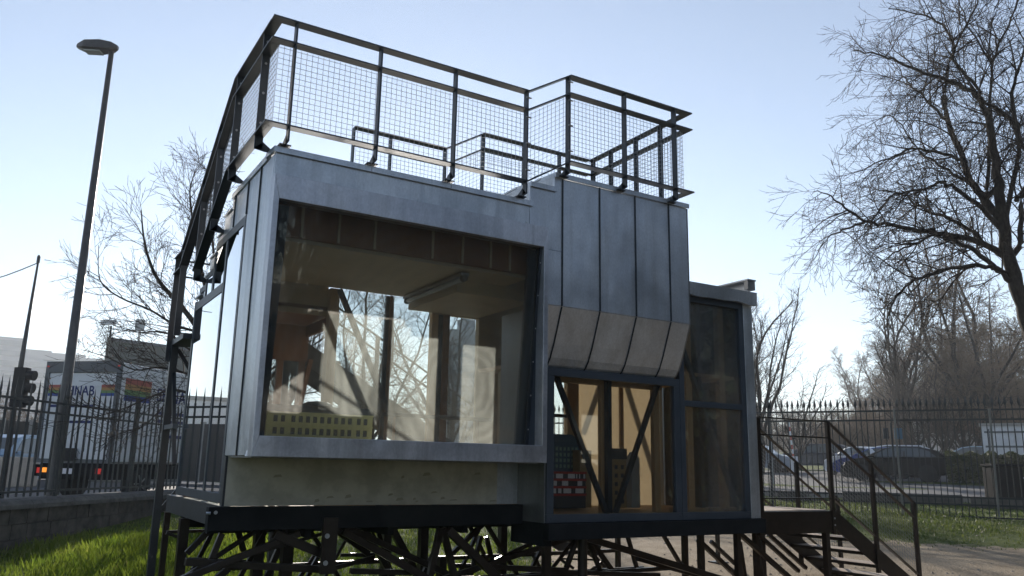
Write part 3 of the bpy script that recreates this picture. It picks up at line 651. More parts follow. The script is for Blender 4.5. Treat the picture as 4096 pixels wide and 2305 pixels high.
for x, y in ((8.9, 6.99), (8.9, 8.03), (7.75, 8.0)): ep(MB().box(x-.035, x+.035, y-.035, y+.035, -.05, .9), 'leg')
for z in (.92, 1.0): ep(MB().lathe([(.012, 0), (.01, .008)], (8.95, 6.875, z), 8, 'y'), 'bolt', 'zinc')

# ------------------------------------------------------------------ things inside
M['yellow'] = mat('pale_yellow_card', (.50, .46, .20), .7); M['slate'] = mat('dark_slate_card', (.03, .04, .05), .6)
M['blue'] = mat('teal_blue_card', (.05, .12, .18), .6); M['bluegreen'] = mat('pale_green_card', (.28, .42, .34), .6)
M['red'] = mat('red_card', (.45, .035, .03), .5); M['lilac'] = mat('off_white_card', (.82, .80, .84), .6); M['card'] = mat('kraft_card', (.36, .25, .12), .8); M['grey'] = mat('grey_card', (.40, .42, .42), .7)
t = thing('model_building', 'long pale yellow model building with two rows of dark windows and slate roof', 'model', 'scale models on display', loc=(2.3, 7, 1.70))
X0, X1, MY, Z0 = 1.85, 2.79, 6.95, 1.752
MB().box(X0, X1, MY, MY+.22, Z0, 1.972).build('wall', M['yellow'], t)
for z in (1.862, 1.962): MB().box(X0-.006, X1+.006, MY-.010, MY-.0005, z, z+.012).build('cornice', M['yellow'], t)
for i in range(13):
    x = X0+.055+(i*.063 if i < 2 else .026+i*.063 if i < 11 else .045+i*.063)
    for z in (1.787, 1.888): MB().box(x, x+.034, MY-.004, MY-.0004, z, z+.054).build('window', M['slate'], t)
MB().prism([(X0-.01, MY-.012, 1.975), (X0-.01, MY+.232, 1.975), (X0-.01, MY+.17, 2.035), (X0-.01, MY+.05, 2.035)], (X1-X0+.02, 0, 0)).build('roof', M['slate'], t)
MB().lathe([(.14, 2.036), (.13, 2.055), (.09, 2.075), (.001, 2.085)], (2.31, MY+.11, 0), 20).build('dome', M['slate'], t)
t = thing('model_building', 'red banded black and white checkered model building behind the side window', 'model', 'scale models on display', loc=(5.3, 7.6, 1.1))
MB().box(5.05, 5.56, 7.5, 7.62, 1.12, 1.50).build('wall', M['slate'], t)
for z in (1.265, 1.345, 1.425, 1.50): MB().box(5.045, 5.565, 7.488, 7.4995, z-.012, z+.012).build('band', M['red'], t)
for z, xs in ((1.282, ((5.06,.02),(5.10,.06),(5.19,.04),(5.26,.10),(5.42,.11))), (1.362, ((5.07,.02),(5.11,.06),(5.24,.08),(5.45,.06))), (1.44, ((5.06,.02),(5.09,.04),(5.16,.09),(5.32,.09),(5.43,.012),(5.47,.012),(5.53,.02)))):
    for x, w in xs: MB().box(x, x+w, 7.494, 7.4995, z, z+.05).build('window', M['lilac'], t)
t = thing('model_building', 'teal blue model building with pale green windows and pitched roof', 'model', 'scale models on display', loc=(5.5, 7.9, 1.1))
MB().box(5.20, 5.74, 7.85, 7.98, 1.12, 1.84).build('wall', M['blue'], t)
MB().prism([(5.19, 7.84, 1.842), (5.74, 7.84, 1.842), (5.62, 7.84, 1.93), (5.36, 7.84, 1.93)], (0, .14, 0)).build('roof', M['blue'], t)
for r in range(4):
    for i in range(9): MB().box(5.23+i*.055, 5.23+i*.055+.03, 7.846, 7.8495, 1.55+r*.065, 1.59+r*.065).build('window', M['bluegreen'], t)
t = thing('model_building', 'ochre model tower block with dark window squares beside the middle post', 'model', 'scale models on display', loc=(5.8, 7.6, 1.1))
MB().box(5.86, 6.14, 7.5, 7.62, 1.12, 1.66).build('wall', M['card'], t); MB().box(5.855, 6.145, 7.49, 7.63, 1.661, 1.78).build('roof', M['slate'], t)
for r in range(5):
    for i in range(3): MB().box(5.88+i*.09, 5.92+i*.09, 7.495, 7.4995, 1.17+r*.095, 1.215+r*.095).build('window', M['slate'], t)
t = thing('model_building', 'tall pale grey model tower with pointed top inside the side window', 'model', 'scale models on display', loc=(6.3, 7.6, 1.1))
MB().box(6.22, 6.37-.03, 7.5, 7.6, 1.12, 1.66).build('wall', M['grey'], t)
MB().prism([(6.215, 7.495, 1.661), (6.345, 7.495, 1.661), (6.28, 7.495, 1.75)], (0, .11, 0)).build('roof', M['grey'], t)
t = thing('display_box', 'tall brown cardboard box standing behind the red banded model', 'box', loc=(5.66, 7.7, 1.1)); MB().box(5.60, 5.76, 7.66, 7.80, 1.12, 1.74).build('carton', M['card'], t); MB().box(5.595, 5.765, 7.655, 7.805, 1.741, 1.752).build('lid', M['card'], t)
t = thing('tube_lamp', 'unlit fluorescent tube in clear casing under the dropped ceiling box', 'lamp', loc=(4, 7.5, 3.3))
p = at(1626, 1206, z=3.34); q = at(1860, 1112, z=3.34); d = (q-p)
MB().bar(p+Vector((0, 0, .035)), q+Vector((0, 0, .035)), .09, .03).build('batten', M['zinc_d'], t); MB().tube([p, q], .028, 12).build('tube', M['tube'], t, smooth=True)
for e in (p, q-d.normalized()*.05): MB().tube([e, e+d.normalized()*.05], .033, 12).build('end_cap', M['black'], t)
t = thing('pipe_rail', 'dark horizontal pipe rail on thin posts inside the display room', 'rail', loc=(3.8, 8, 1.1))
MB().tube([(3.3, 8.0, 2.06), (4.62, 8.0, 2.06)], .022, 10).build('pipe', M['steel'], t)
for x in (3.45, 4.45): MB().box(x-.012, x+.012, 7.99, 8.01, 1.10, 2.04).build('post', M['pine_red'], t)

# ------------------------------------------------------------------ left: wall, iron fence, road furniture
M['stone'] = mat('old_limestone', (.05, .045, .04), .9, 0, .2, col2=(.11, .10, .085), nscale=4, bump=.6); M['cap'] = mat('weathered_coping_stone', (.09, .088, .082), .85, 0, .2, col2=(.15, .145, .135), nscale=5, bump=.3)
M['iron'] = mat('dark_iron_paint', (.014, .019, .022), .5, 0, .5, col2=(.024, .03, .033), nscale=8)
t = thing('stone_wall', 'low old limestone retaining wall with rounded coping beneath the spiked iron fence', 'wall', loc=WALL0-Vector((0, 0, .8)))
def WP(l, w, z): return WALL0*1+WD*l+WN*w+Vector((0, 0, z-.8))
LA, LB = -16, 34
MB().bar(WP(LA, .26, .2), WP(LB, .26, .2), .40, .94).build('core', M['stone'], t)
rng = random.Random(3)
for r in range(3):
    l = LA+rng.random()*.4
    while l < 12:
        w = .35+.5*rng.random(); o = .006+.018*rng.random()
        MB().bar(WP(l+.008, .03-o, -.16+r*.27+.13), WP(l+w-.008, .03-o, -.16+r*.27+.13), .06, .258).build('stone', M['stone'], t, bevel=.02 if False else 0); l += w
b = MB(); pr = [(-.10, .645), (-.10, .72), (-.04, .79), (.10, .82), (.34, .82), (.48, .79), (.54, .72), (.54, .645)]
l = LA
while l < LB:
    b = MB(); b.prism([WP(l+.006, w, z) for w, z in pr], WD*1.188); b.build('coping_stone', M['cap'], t); l += 1.2
def fence(name, label, P, D, n, sp_, zb, z1, z2, tip, lows, thick=.026, group=None, spear='long', every=14, postw=.06):
    t = thing(name, label, 'fence', group, loc=P)
    b = MB()
    if spear == 'long':
        b.bar((0, 0, zb), (0, 0, z1+.08), thick, thick); b.lathe([(thick*.6, z1+.08), (thick*.85, z1+.14), (.001, tip)], k=4)
    else:
        b.bar((0, 0, zb), (0, 0, z1+.04), thick, thick); b.lathe([(thick*.5, z1+.04), (thick*.55, z1+.09), (thick*1.7, z1+.17), (thick*.9, z1+.25), (.001, tip)], k=4)
    me = b.mesh('bar', M['iron']); rz = math.atan2(D.y, D.x)
    L = n*sp_
    for i in range(n):
        o = link('bar', me, t, local=True); q = D*(i*sp_); o.location = (q.x, q.y, 0); o.rotation_euler = (rng.uniform(-.006, .006), rng.uniform(-.006, .006), rz)
    for z in (z1, z2)+tuple(lows):
        b = MB(); b.bar(D*(-.2)+Vector((0, 0, z)), D*L+Vector((0, 0, z)), .03, .042); link('rail', b.mesh('rail', M['iron']), t, local=True)
    b = MB(); b.bar((0, 0, zb-.05), (0, 0, z1+.1), postw, postw); b.lathe([(postw*.6, z1+.1), (postw*.9, z1+.16), (.001, tip+.06)], k=4); me = b.mesh('post', M['iron'])
    for i in range(0, n, every):
        o = link('post', me, t, local=True); q = D*(i*sp_+sp_/2)+RN*0; o.location = (q.x, q.y, 0); o.rotation_euler = (0, 0, rz)
    return t
LF = WP(-12, .22, 0)
fence('iron_fence', 'spiked dark iron fence standing on the low stone wall along the road', Vector((LF.x, LF.y, 0)), WD, 165, .212, .84, 2.62, 2.42, 3.03, (.93,), .03, every=13)
RFB = Vector((RF0.x, RF0.y, 0))-RD*8
fence('iron_fence', 'tall spearhead iron fence in front of the car park beyond the entrance stair', RFB, RD, 150, .1375, .45, 3.09, 2.86, 3.42, (1.05, .88, .60), .021, spear='leaf', every=60)
M['pale'] = mat('pale_galvanised_tube', (.20, .20, .18), .6, col2=(.15, .15, .14), nscale=6)
for px in (3575, 3957):
    p = at(px, 1640, d=22.2); q = at(px+38, 2050, d=21.9); t = thing('fence_stay', 'pale galvanised post leaning against the spearhead fence', 'post', 'fence stays', loc=q); MB().tube([q-Vector((0, 0, .1)), p], .024, 8).build('tube', M['pale'], t); MB().lathe([(.034, 0), (.03, .03)], p, 8).build('cap', M['pale'], t)
# street lamp
p = at(205, 1990, d=19.2); zg = ground_z(p.x, p.y)+.1
M['lamp_paint'] = mat('brown_grey_lamp_paint', (.05, .046, .045), .35, 0, .5, col2=(.075, .068, .064), nscale=5)
t = thing('street_lamp', 'tall tapered street lamp with flat lantern behind the spiked fence', 'street lamp', loc=(p.x, p.y, zg))
top = at(445, 200, d=19.2).z
prof = [(.16, zg), (.16, zg+.35), (.115, zg+.5), (.105, zg+1.8), (.055, top-.05)]
MB().lathe([(r, z) for r, z in prof], (p.x, p.y, 0), 14).build('column', M['lamp_paint'], t, smooth=True)
r = CR*-1; r = Vector((r.x, r.y, 0)).normalized()
def LP(u, w, z): n_ = Vector((-r.y, r.x, 0)); return Vector((p.x, p.y, top+z))+r*u+n_*w
h = MB(); ring = [(-.13, .05, .02, .10), (.0, .13, -.04, .16), (.25, .17, -.05, .20), (.6, .16, -.03, .19), (.78, .06, .03, .12)]
for u, w, z0, z1 in ring: h.v += [LP(u, -w, z0+.03), LP(u, -w*.7, z1), LP(u, w*.7, z1), LP(u, w, z0+.03), LP(u, w*.8, z0), LP(u, -w*.8, z0)]
for i in range(4):
    for j in range(6): h.f.append((6*i+j, 6*i+(j+1) % 6, 6*i+6+(j+1) % 6, 6*i+6+j))
h.f += [tuple(range(5, -1, -1)), tuple(range(24, 30))]
h.v = [tuple(q) for q in h.v]; h.build('lantern', M['lamp_paint'], t)
MB().prism([LP(.22, -.11, -.055), LP(.58, -.11, -.04), LP(.58, .11, -.04), LP(.22, .11, -.055)], (0, 0, -.03)).build('lens', M['grey'], t)
# traffic light and mast
p = at(22, 1850, d=23); zg = ground_z(p.x, p.y)+.1; q = at(152, 1052, d=23)
t = thing('traffic_light', 'traffic signal on a slim tall mast behind the spiked fence', 'traffic light', loc=(p.x, p.y, zg))
MB().tube([(p.x, p.y, zg), (p.x+.02, p.y, zg+3.2), (q.x, q.y, q.z)], [.075, .06, .025], 10).build('mast', M['lamp_paint'], t, smooth=True)
MB().lathe([(.04, 0), (.04, .16), (.02, .2)], (q.x, q.y, q.z), 8).build('mast_cap', M['lamp_paint'], t)
c = at(80, 1550, d=22.8); e = Vector((c.x, c.y, 0)); rr = Vector((CR.x, CR.y, 0)).normalized(); nn = Vector((-rr.y, rr.x, 0)); zc_ = c.z
b = MB().prism([e-rr*.14-nn*.1+Vector((0, 0, zc_-.47)), e+rr*.14-nn*.1+Vector((0, 0, zc_-.47)), e+rr*.14+nn*.12+Vector((0, 0, zc_-.47)), e-rr*.14+nn*.12+Vector((0, 0, zc_-.47))], (0, 0, .94)); hd = b.build('signal_head', M['black'], t)
for k in range(3):
    z = zc_+.3-.3*k; MB().tube([e+rr*.14+Vector((0, 0, z)), e+rr*.32+Vector((0, 0, z-.02))], [.11, .12], 12).build('visor', M['black'], hd)
# overhead wire
w0 = Vector(q); w1 = at(-260, 1130, d=30); b = MB(); pts = [w0.lerp(w1, i/8)-Vector((0, 0, .25*math.sin(math.pi*i/8))) for i in range(9)]; b.tube(pts, .014, 5)
tag(b.build('overhead_wire', M['black']), 'thin overhead wire running from the slim tall mast', 'wire')
# ------------------------------------------------------------------ box truck on the road
M['truckwhite'] = mat('truck_panel_white', (.80, .81, .83), .4, col2=(.74, .75, .77), nscale=2); M['trimgrey'] = mat('grey_truck_trim', (.12, .13, .14), .5); M['under'] = mat('truck_underbody', (.015, .015, .016), .9, spec=.1)
M['rubber'] = mat('tyre_rubber', (.018, .018, .019), .85); M['alloy'] = mat('wheel_metal', (.25, .26, .27), .35, .8); M['txtblue'] = mat('navy_print', (.02, .035, .16), .5)
M['r1'] = mat('print_red', (.42, .10, .07), .5); M['r2'] = mat('print_orange', (.46, .24, .08), .5); M['r3'] = mat('print_green', (.16, .28, .10), .5); M['r4'] = mat('print_blue', (.03, .07, .32), .5)
def emis(name, col, s):
    m = bpy.data.materials.new(name); m.use_nodes = True; b = m.node_tree.nodes['Principled BSDF']; b.inputs['Base Color'].default_value = (*col, 1); b.inputs['Emission Color'].default_value = (*col, 1); b.inputs['Emission Strength'].default_value = s; return m
M['tail'] = emis('tail_lamp_red', (.6, .03, .02), .22); M['amber'] = emis('indicator_amber', (.9, .3, .03), .6)
AZT = .76
tp = at(120, 1968, d=25.5); zr = .47
TU = Vector((math.sin(AZT), math.cos(AZT), 0)); TR = Vector((math.cos(AZT), -math.sin(AZT), 0)); TB = Vector((tp.x, tp.y, zr))
TK = thing('box_truck', 'white box truck with rainbow stripes and blue lettering on the road', 'truck', loc=TB)
def tq(u, w, z): return TB+TR*u+TU*w+Vector((0, 0, z))
def tbox(u0, u1, w0, w1, z0, z1, name, m, parent=TK, bevel=0):
    b = MB().prism([tq(u0, w0, z0), tq(u1, w0, z0), tq(u1, w1, z0), tq(u0, w1, z0)], (0, 0, z1-z0)); return b.build(name, M[m], parent, bevel=bevel)
WT, HB, HT, LT = 2.28, 1.02, 3.62, 6.2
bx = tbox(0, WT, .06, LT, HB, HT, 'cargo_box', 'truckwhite', bevel=.03)
tbox(-.02, .10, -.02, .059, HB-.05, HT+.03, 'door_frame', 'trimgrey', bx); tbox(WT-.10, WT+.02, -.02, .059, HB-.05, HT+.03, 'door_frame', 'trimgrey', bx); tbox(.101, WT-.101, -.02, .059, HT-.27, HT+.03, 'door_frame', 'trimgrey', bx); tbox(.101, WT-.101, -.02, .059, HB-.05, HB+.05, 'door_frame', 'trimgrey', bx)
rd = MB()
for i in range(6):
    z0 = HB+.055+i*(HT-.27-HB-.06)/6; tbox(.102, WT-.102, .02, .058, z0, z0+(HT-.27-HB-.06)/6-.008, 'door_slat', 'truckwhite', bx)
for u in (.05, WT-.05): tbox(u-.03, u+.03, -.032, -.021, HT-.12, HT-.09, 'marker_lamp', 'tail', bx)
def stripe_block(u0, u1, z0, z1, n_=4, side=False):
    cols = ['r1', 'r2', 'r3', 'r4']
    for i in range(n_):
        za, zb_ = z1-(z1-z0)*(i+1)/n_, z1-(z1-z0)*i/n_
        if side: b = MB().prism([tq(WT+.004, u0, za), tq(WT+.004, u1, za), tq(WT+.004, u1, zb_), tq(WT+.004, u0, zb_)], TR*.003)
        else: b = MB().prism([tq(u0, .012, za), tq(u1, .012, za), tq(u1, .012, zb_), tq(u0, .012, zb_)], TU*.003)
        b.build('rainbow_stripe', M[cols[i]], bx)
stripe_block(.12, .50, 2.72, 3.02); stripe_block(1.75, WT-.12, 2.72, 3.02); stripe_block(.25, 1.35, 2.62, 3.22, side=True)
def text(body, o, ux, uz, size, m, parent, name='lettering', xs=1.0):
    cu = bpy.data.curves.new('t', 'FONT'); cu.body = body; cu.size = size; cu.extrude = .002; cu.offset = size*.018
    tmp = bpy.data.objects.new('t', cu); sc.collection.objects.link(tmp)
    dg = bpy.context.evaluated_depsgraph_get(); me = bpy.data.meshes.new_from_object(tmp.evaluated_get(dg)); bpy.data.objects.remove(tmp)
    n = ux.cross(uz); R = Matrix((ux*xs, uz, n)).transposed().to_4x4(); R.translation = o; me.transform(R); me.materials.clear(); me.materials.append(m)
    return link(name, me, parent)
UZ = Vector((0, 0, 1))
text('SEINAB', tq(.56, .012, 2.74), TR, UZ, .36, M['txtblue'], bx, xs=.85); text('SEINAB', tq(WT+.005, 1.62, 2.72), TU, UZ, .52, M['txtblue'], bx)
text('FS 300 V', tq(.66, -.006, .71), TR, UZ, .13, M['txtblue'], TK, 'plate_lettering')
for u0, u1, z in ((.2, .62, 2.42), (.78, 1.05, 2.42), (1.25, 1.62, 2.42), (.9, 1.6, 2.0)): tbox(u0, u1, .0135, .0155, z, z+.07, 'small_print', 'txtblue', bx)
for i, (w0, w1, z) in enumerate(((1.7, 3.0, 2.35), (1.7, 3.6, 2.12), (2.4, 3.4, 1.7))): MB().prism([tq(WT+.004, w0, z), tq(WT+.004, w1, z), tq(WT+.004, w1, z+.09), tq(WT+.004, w0, z+.09)], TR*.002).build('small_print', M['txtblue'], bx)
ch = tbox(.15, WT-.15, .05, LT+.2, .55, HB-.06, 'chassis', 'under'); tbox(.1, WT-.1, -.05, .04, .62, .92, 'rear_bumper', 'under'); tbox(.62, 1.24, .0, .0, .68, .68, 'plate_mount', 'under') if False else None
tbox(.62, 1.26, -.058, -.051, .69, .83, 'number_plate', 'lilac')
for u in (.16, WT-.34): tbox(u, u+.16, -.06, -.051, .70, .84, 'tail_lamp', 'tail')
tbox(.33, .46, -.06, -.051, .72, .84, 'indicator_lamp', 'amber')
tbox(.9, 1.3, -.12, -.055, 1.02, 1.35, 'tail_lift_step', 'black')
def wheel(parent, c, ax, r, w, nm='wheel'):
    """c centre, ax axle direction (unit)"""
    q = ax.to_track_quat('Y', 'Z').to_matrix().to_4x4(); q.translation = c
    b = MB().lathe([(r*.62, -w/2), (r*.94, -w/2), (r, -w*.3), (r, w*.3), (r*.94, w/2), (r*.62, w/2)], k=24, axis='y'); me = b.mesh('tyre', M['rubber']); me.transform(q); ty = link(nm, me, parent)
    b = MB().lathe([(r*.6, -w*.42), (r*.62, w*.40), (r*.5, w*.46), (r*.2, w*.36), (.001, w*.44)], k=24, axis='y')
    for i in range(5):
        a = i*2*math.pi/5; b.bar((0, w*.46, 0), (r*.55*math.cos(a), w*.46, r*.55*math.sin(a)), .03, r*.16, (0, 1, 0))
    me = b.mesh('rim', M['alloy']); me.transform(q); o = link('rim', me, ty)
for w0 in (1.35, LT-.1+1.0):
    for u in (.17, WT-.17): wheel(TK, tq(u, w0, .44), TR if u > 1 else -TR, .44, .28)
cab = MB().prism([tq(.08, LT+.25, .6), tq(.08, LT+1.95, .6), tq(.08, LT+2.05, 1.5), tq(.08, LT+1.6, 2.55), tq(.08, LT+.25, 2.6)], TR*(WT-.16)); cab.build('cab', M['truckwhite'], TK)
MB().prism([tq(WT-.075, LT+.9, 1.55), tq(WT-.075, LT+1.85, 1.55), tq(WT-.075, LT+1.5, 2.4), tq(WT-.075, LT+.9, 2.4)], TR*.01).build('door_window', M['glass_car'], TK)

# ------------------------------------------------------------------ cars
def paint(name, c): return mat(name, c, .28, 0, .4, coat=.35)
HATCH = dict(L=4.35, Wd=1.78, body=[(0, .34), (.05, .62), (.12, .78), (.55, .93), (1.0, 1.0), (3.9, 1.02), (4.28, .98), (4.35, .70), (4.30, .36), (3.95, .24), (.35, .22)],
             roof=[(.95, .985), (1.78, 1.40), (2.3, 1.475), (3.2, 1.45), (3.75, 1.33), (4.26, 1.0)], side=[(1.22, 1.02), (1.86, 1.36), (2.3, 1.42), (3.15, 1.40), (3.55, 1.28), (3.85, 1.03)], wb=(.82, 3.45), r=.32)
ESTATE = dict(L=4.6, Wd=1.8, body=[(0, .36), (.05, .66), (.15, .85), (.6, .97), (1.1, 1.03), (4.2, 1.05), (4.55, 1.0), (4.6, .7), (4.55, .36), (4.2, .25), (.35, .24)],
              roof=[(1.05, 1.02), (1.75, 1.50), (2.3, 1.58), (3.9, 1.56), (4.3, 1.4), (4.54, 1.02)], side=[(1.3, 1.06), (1.85, 1.46), (2.3, 1.52), (3.85, 1.50), (4.15, 1.35), (4.3, 1.06)], wb=(.9, 3.7), r=.33)
VAN = dict(L=5.0, Wd=1.95, body=[(0, .38), (.04, .8), (.2, 1.02), (.8, 1.2), (4.85, 1.25), (5.0, 1.2), (5.0, .45), (4.7, .3), (.35, .3)],
           roof=[(.55, 1.15), (1.35, 1.82), (1.8, 1.95), (4.8, 1.95), (4.95, 1.8), (4.98, 1.2)], side=[(1.0, 1.24), (1.45, 1.74), (1.85, 1.82), (4.5, 1.82), (4.6, 1.7), (4.6, 1.24)], wb=(.95, 4.0), r=.34)
def car(name, label, spec, pm, loc, heading, group, cat='car'):
    """heading: direction the nose points, angle from +x"""
    t = thing(name, label, cat, group, loc=loc, rz=heading)
    L, Wd = spec['L'], spec['Wd']; hx = lambda x: L/2-x
    def loft(prof, widths, m, nm, par=t, bev=.05):
        b = MB(); n = len(prof)
        for s in (-1, 1):
            for (x, z), w in zip(prof, widths): b.v.append((hx(x), s*w, z))
        b.f += [tuple(range(n)), tuple(range(2*n-1, n-1, -1))]
        for i in range(n): b.f.append((i, (i+1) % n, n+(i+1) % n, n+i))
        me = b.mesh(nm, m); import bmesh
        bm = bmesh.new(); bm.from_mesh(me); bmesh.ops.recalc_face_normals(bm, faces=bm.faces); bm.to_mesh(me); bm.free()
        return link(nm, me, par, bev, local=True)
    def wid(x, z): return Wd/2*(1-.10*max(0, 1-x/.5)**2-.08*max(0, 1-(L-x)/.4)**2)
    bd = loft(spec['body'], [wid(*p) for p in spec['body']], pm, 'body')
    zb_ = spec['roof'][0][1]; zt = max(z for _, z in spec['roof'])
    rw = lambda x, z: wid(x, z)-.03-.17*(z-zb_)/(zt-zb_)
    loft(spec['roof'], [rw(*p) for p in spec['roof']], pm, 'cabin', bev=.04)
    for s in (-1, 1):
        pts = [(hx(x), s*(rw(x, z)+.004), z) for x, z in spec['side']]; b = MB().prism(pts, (0, s*.006, 0)); link('side_window', b.mesh('side_window', M['carwin']), t, local=True)
        xm = (spec['side'][0][0]+spec['side'][-1][0])/2+.05; b = MB().bar((hx(xm), s*(rw(xm, zb_)+.016), zb_+.04), (hx(xm), s*(rw(xm, zt)+.012), zt-.07), .08, .012, (0, 1, 0)); link('pillar', b.mesh('pillar', M['black']), t, local=True)
        b = MB().box(hx(spec['side'][0][0]+.12)-.06, hx(spec['side'][0][0]+.12)+.06, s*(Wd/2+.06)-.08, s*(Wd/2+.06)+.08, zb_+.03, zb_+.16); link('wing_mirror', b.mesh('wing_mirror', pm), t, .02, local=True)
        b = MB().box(hx(.17)-.10, hx(.17)+.06, s*(Wd/2-.34)-.14, s*(Wd/2-.34)+.14, .66, .80); link('headlight', b.mesh('headlight', M['alloy']), t, .03, local=True)
        b = MB().box(hx(L-.05)-.04, hx(L-.05)+.04, s*(Wd/2-.22)-.10, s*(Wd/2-.22)+.10, .76, .96); link('tail_light', b.mesh('tail_light', M['r1']), t, local=True)
        for wx in spec['wb']:
            b = MB().lathe([(spec['r']*1.16, -.02), (spec['r']*1.16, .012)], (hx(wx), s*(Wd/2-.005), spec['r']), 20, 'y'); link('wheel_arch', b.mesh('wheel_arch', M['black']), t, local=True)
            b = MB().lathe([(spec['r']*.6, -.1), (spec['r']*.95, -.1), (spec['r'], -.06), (spec['r'], .06), (spec['r']*.95, .1), (spec['r']*.6, .1)], k=20, axis='y'); o = link('wheel', b.mesh('wheel', M['rubber']), t, local=True); o.location = (hx(wx), s*(Wd/2-.08), spec['r'])
            b = MB().lathe([(spec['r']*.62, 0), (spec['r']*.58, .07), (.05, .05), (.001, .06)], k=14, axis='y'); b.v = [(x, y*s, z) for x, y, z in b.v]; r_ = link('rim', b.mesh('rim', M['alloy']), o, local=True); r_.location = (0, s*.03, 0)
    (x0, z0), (x1, z1) = spec['roof'][0], spec['roof'][1]
    def scr(xa, za, xb, zb2, nm, off):
        n_ = Vector((-(zb2-za), 0, -(xb-xa))).normalized()*off
        pts = []
        for x, z, s in ((xa, za, -1), (xb, zb2, -1), (xb, zb2, 1), (xa, za, 1)): pts.append((hx(x)+abs(n_.x)*(1 if off > 0 else -1), s*(rw(x, z)-.08), z+abs(n_.z)))
        b = MB().prism(pts, (0, 0, .004)); link(nm, b.mesh(nm, M['carwin']), t, local=True)
    scr(x0+.10, z0+.05, x1-.04, z1-.02, 'windscreen', .012)
    (x0, z0), (x1, z1) = spec['roof'][-1], spec['roof'][-2]
    scr(x0-.06, z0+.06, x1+.03, z1-.02, 'rear_window', -.012)
    return t
def on(px, d, dz=.03): p = at(px, 1900, d=d); return (p.x, p.y, ground_z(p.x, p.y)+dz)
vh = lambda px, off=0: -(YAW+math.atan((px-W/2)/F))+math.pi+off      # heading that faces left across the view from this pixel
P = {k: paint(k+'_car_paint', c) for k, c in dict(black=(.006, .0065, .008), white=(.6, .62, .66), blue=(.02, .05, .22), silver=(.32, .36, .42), navy=(.02, .03, .05), skyblue=(.25, .36, .48)).items()}
P['black'] = mat('black_car_paint_matt', (.005, .0055, .0065), .5, 0, .15)
car('parked_car', 'black hatchback seen side on in front of the hedge behind the fence', HATCH, P['black'], on(3592, 41), vh(3592, -.12), 'cars in the car park')
car('parked_car', 'blue hatchback half hidden behind the black hatchback', HATCH, P['blue'], on(3530, 45), vh(3540, -.35), 'cars in the car park')
car('parked_car', 'white estate car standing behind the black and blue hatchbacks', ESTATE, P['white'], on(3565, 49), vh(3565, -.1), 'cars in the car park')
car('parked_car', 'white hatchback nose showing left of the blue car', HATCH, P['white'], on(3455, 46), vh(3455, -.9), 'cars in the car park')
car('parked_car', 'dark estate car alone at the far side of the car park', ESTATE, P['navy'], on(3265, 56), vh(3265, -.25), 'cars in the car park')
car('parked_car', 'silver estate car seen between tower column and stair railing', ESTATE, P['silver'], on(3022, 50), vh(3022, math.pi-.3), 'cars in the car park')
car('parked_car', 'pale blue car parked low behind the hedge', HATCH, P['skyblue'], on(3900, 52), vh(3900, -.2), 'cars in the car park')
t0 = at(60, 1900, d=38); car('road_van', 'pale van on the far side of the road beyond the concrete block', VAN, P['skyblue'], (t0.x, t0.y, .47), math.atan2(-WD.y, -WD.x), 'traffic on the road', 'van')
# ------------------------------------------------------------------ street furniture and buildings on the right
M['concrete'] = mat('cast_concrete', (.36, .35, .32), .85, col2=(.28, .27, .25), nscale=3)
p = on(3178, 45, 0)
t = thing('barrier_arm', 'raised red and white barrier arm at the car park entrance', 'barrier', loc=p); q = Vector(p)
MB().box(q.x-.15, q.x+.15, q.y-.15, q.y+.15, q.z, q.z+1.0).build('housing', M['white'], t)
a0 = q+Vector((0, 0, .9)); a1 = at(3155, 1690, d=45); 
for i in range(8): MB().tube([a0.lerp(a1, i/8), a0.lerp(a1, (i+1)/8)], .045, 8).build('arm_band', M['white' if i % 2 else 'r1'], t)
p = on(3089, 36, 0); q = Vector(p); t = thing('marker_post', 'short white marker post in front of the car park entrance', 'post', loc=p); MB().lathe([(.07, q.z), (.07, q.z+1.9)], (q.x, q.y, 0), 12).build('shaft', M['white'], t); MB().lathe([(.10, q.z+1.9), (.10, q.z+1.97), (.03, q.z+2.0)], (q.x, q.y, 0), 12).build('cap', M['grey'], t)
p = on(3580, 34, 0); q = Vector(p); t = thing('road_sign', 'small blue square road sign on a dark pole', 'sign', loc=p); MB().tube([q, q+Vector((0, 0, 2.4))], .035, 8).build('pole', M['iron'], t)
e = Vector((CR.x, CR.y, 0)).normalized(); 
for dx, nm, mm, w_ in ((.24, 'panel', 'blue', .30), (-.22, 'panel', 'iron', .2)): MB().bar(q+e*(dx-w_/2)+Vector((0, 0, 2.0)), q+e*(dx+w_/2)+Vector((0, 0, 2.0)), .02, .4).build(nm, M[mm], t)
p = on(3700, 60, 0); q = Vector(p); t = thing('gate_pillar', 'tall white gate pillar beyond the parked van', 'pillar', loc=p); MB().box(q.x-.35, q.x+.35, q.y-.35, q.y+.35, q.z, q.z+2.9).build('shaft', M['white'], t); MB().box(q.x-.42, q.x+.42, q.y-.42, q.y+.42, q.z+2.9, q.z+3.05).build('cap', M['white'], t)
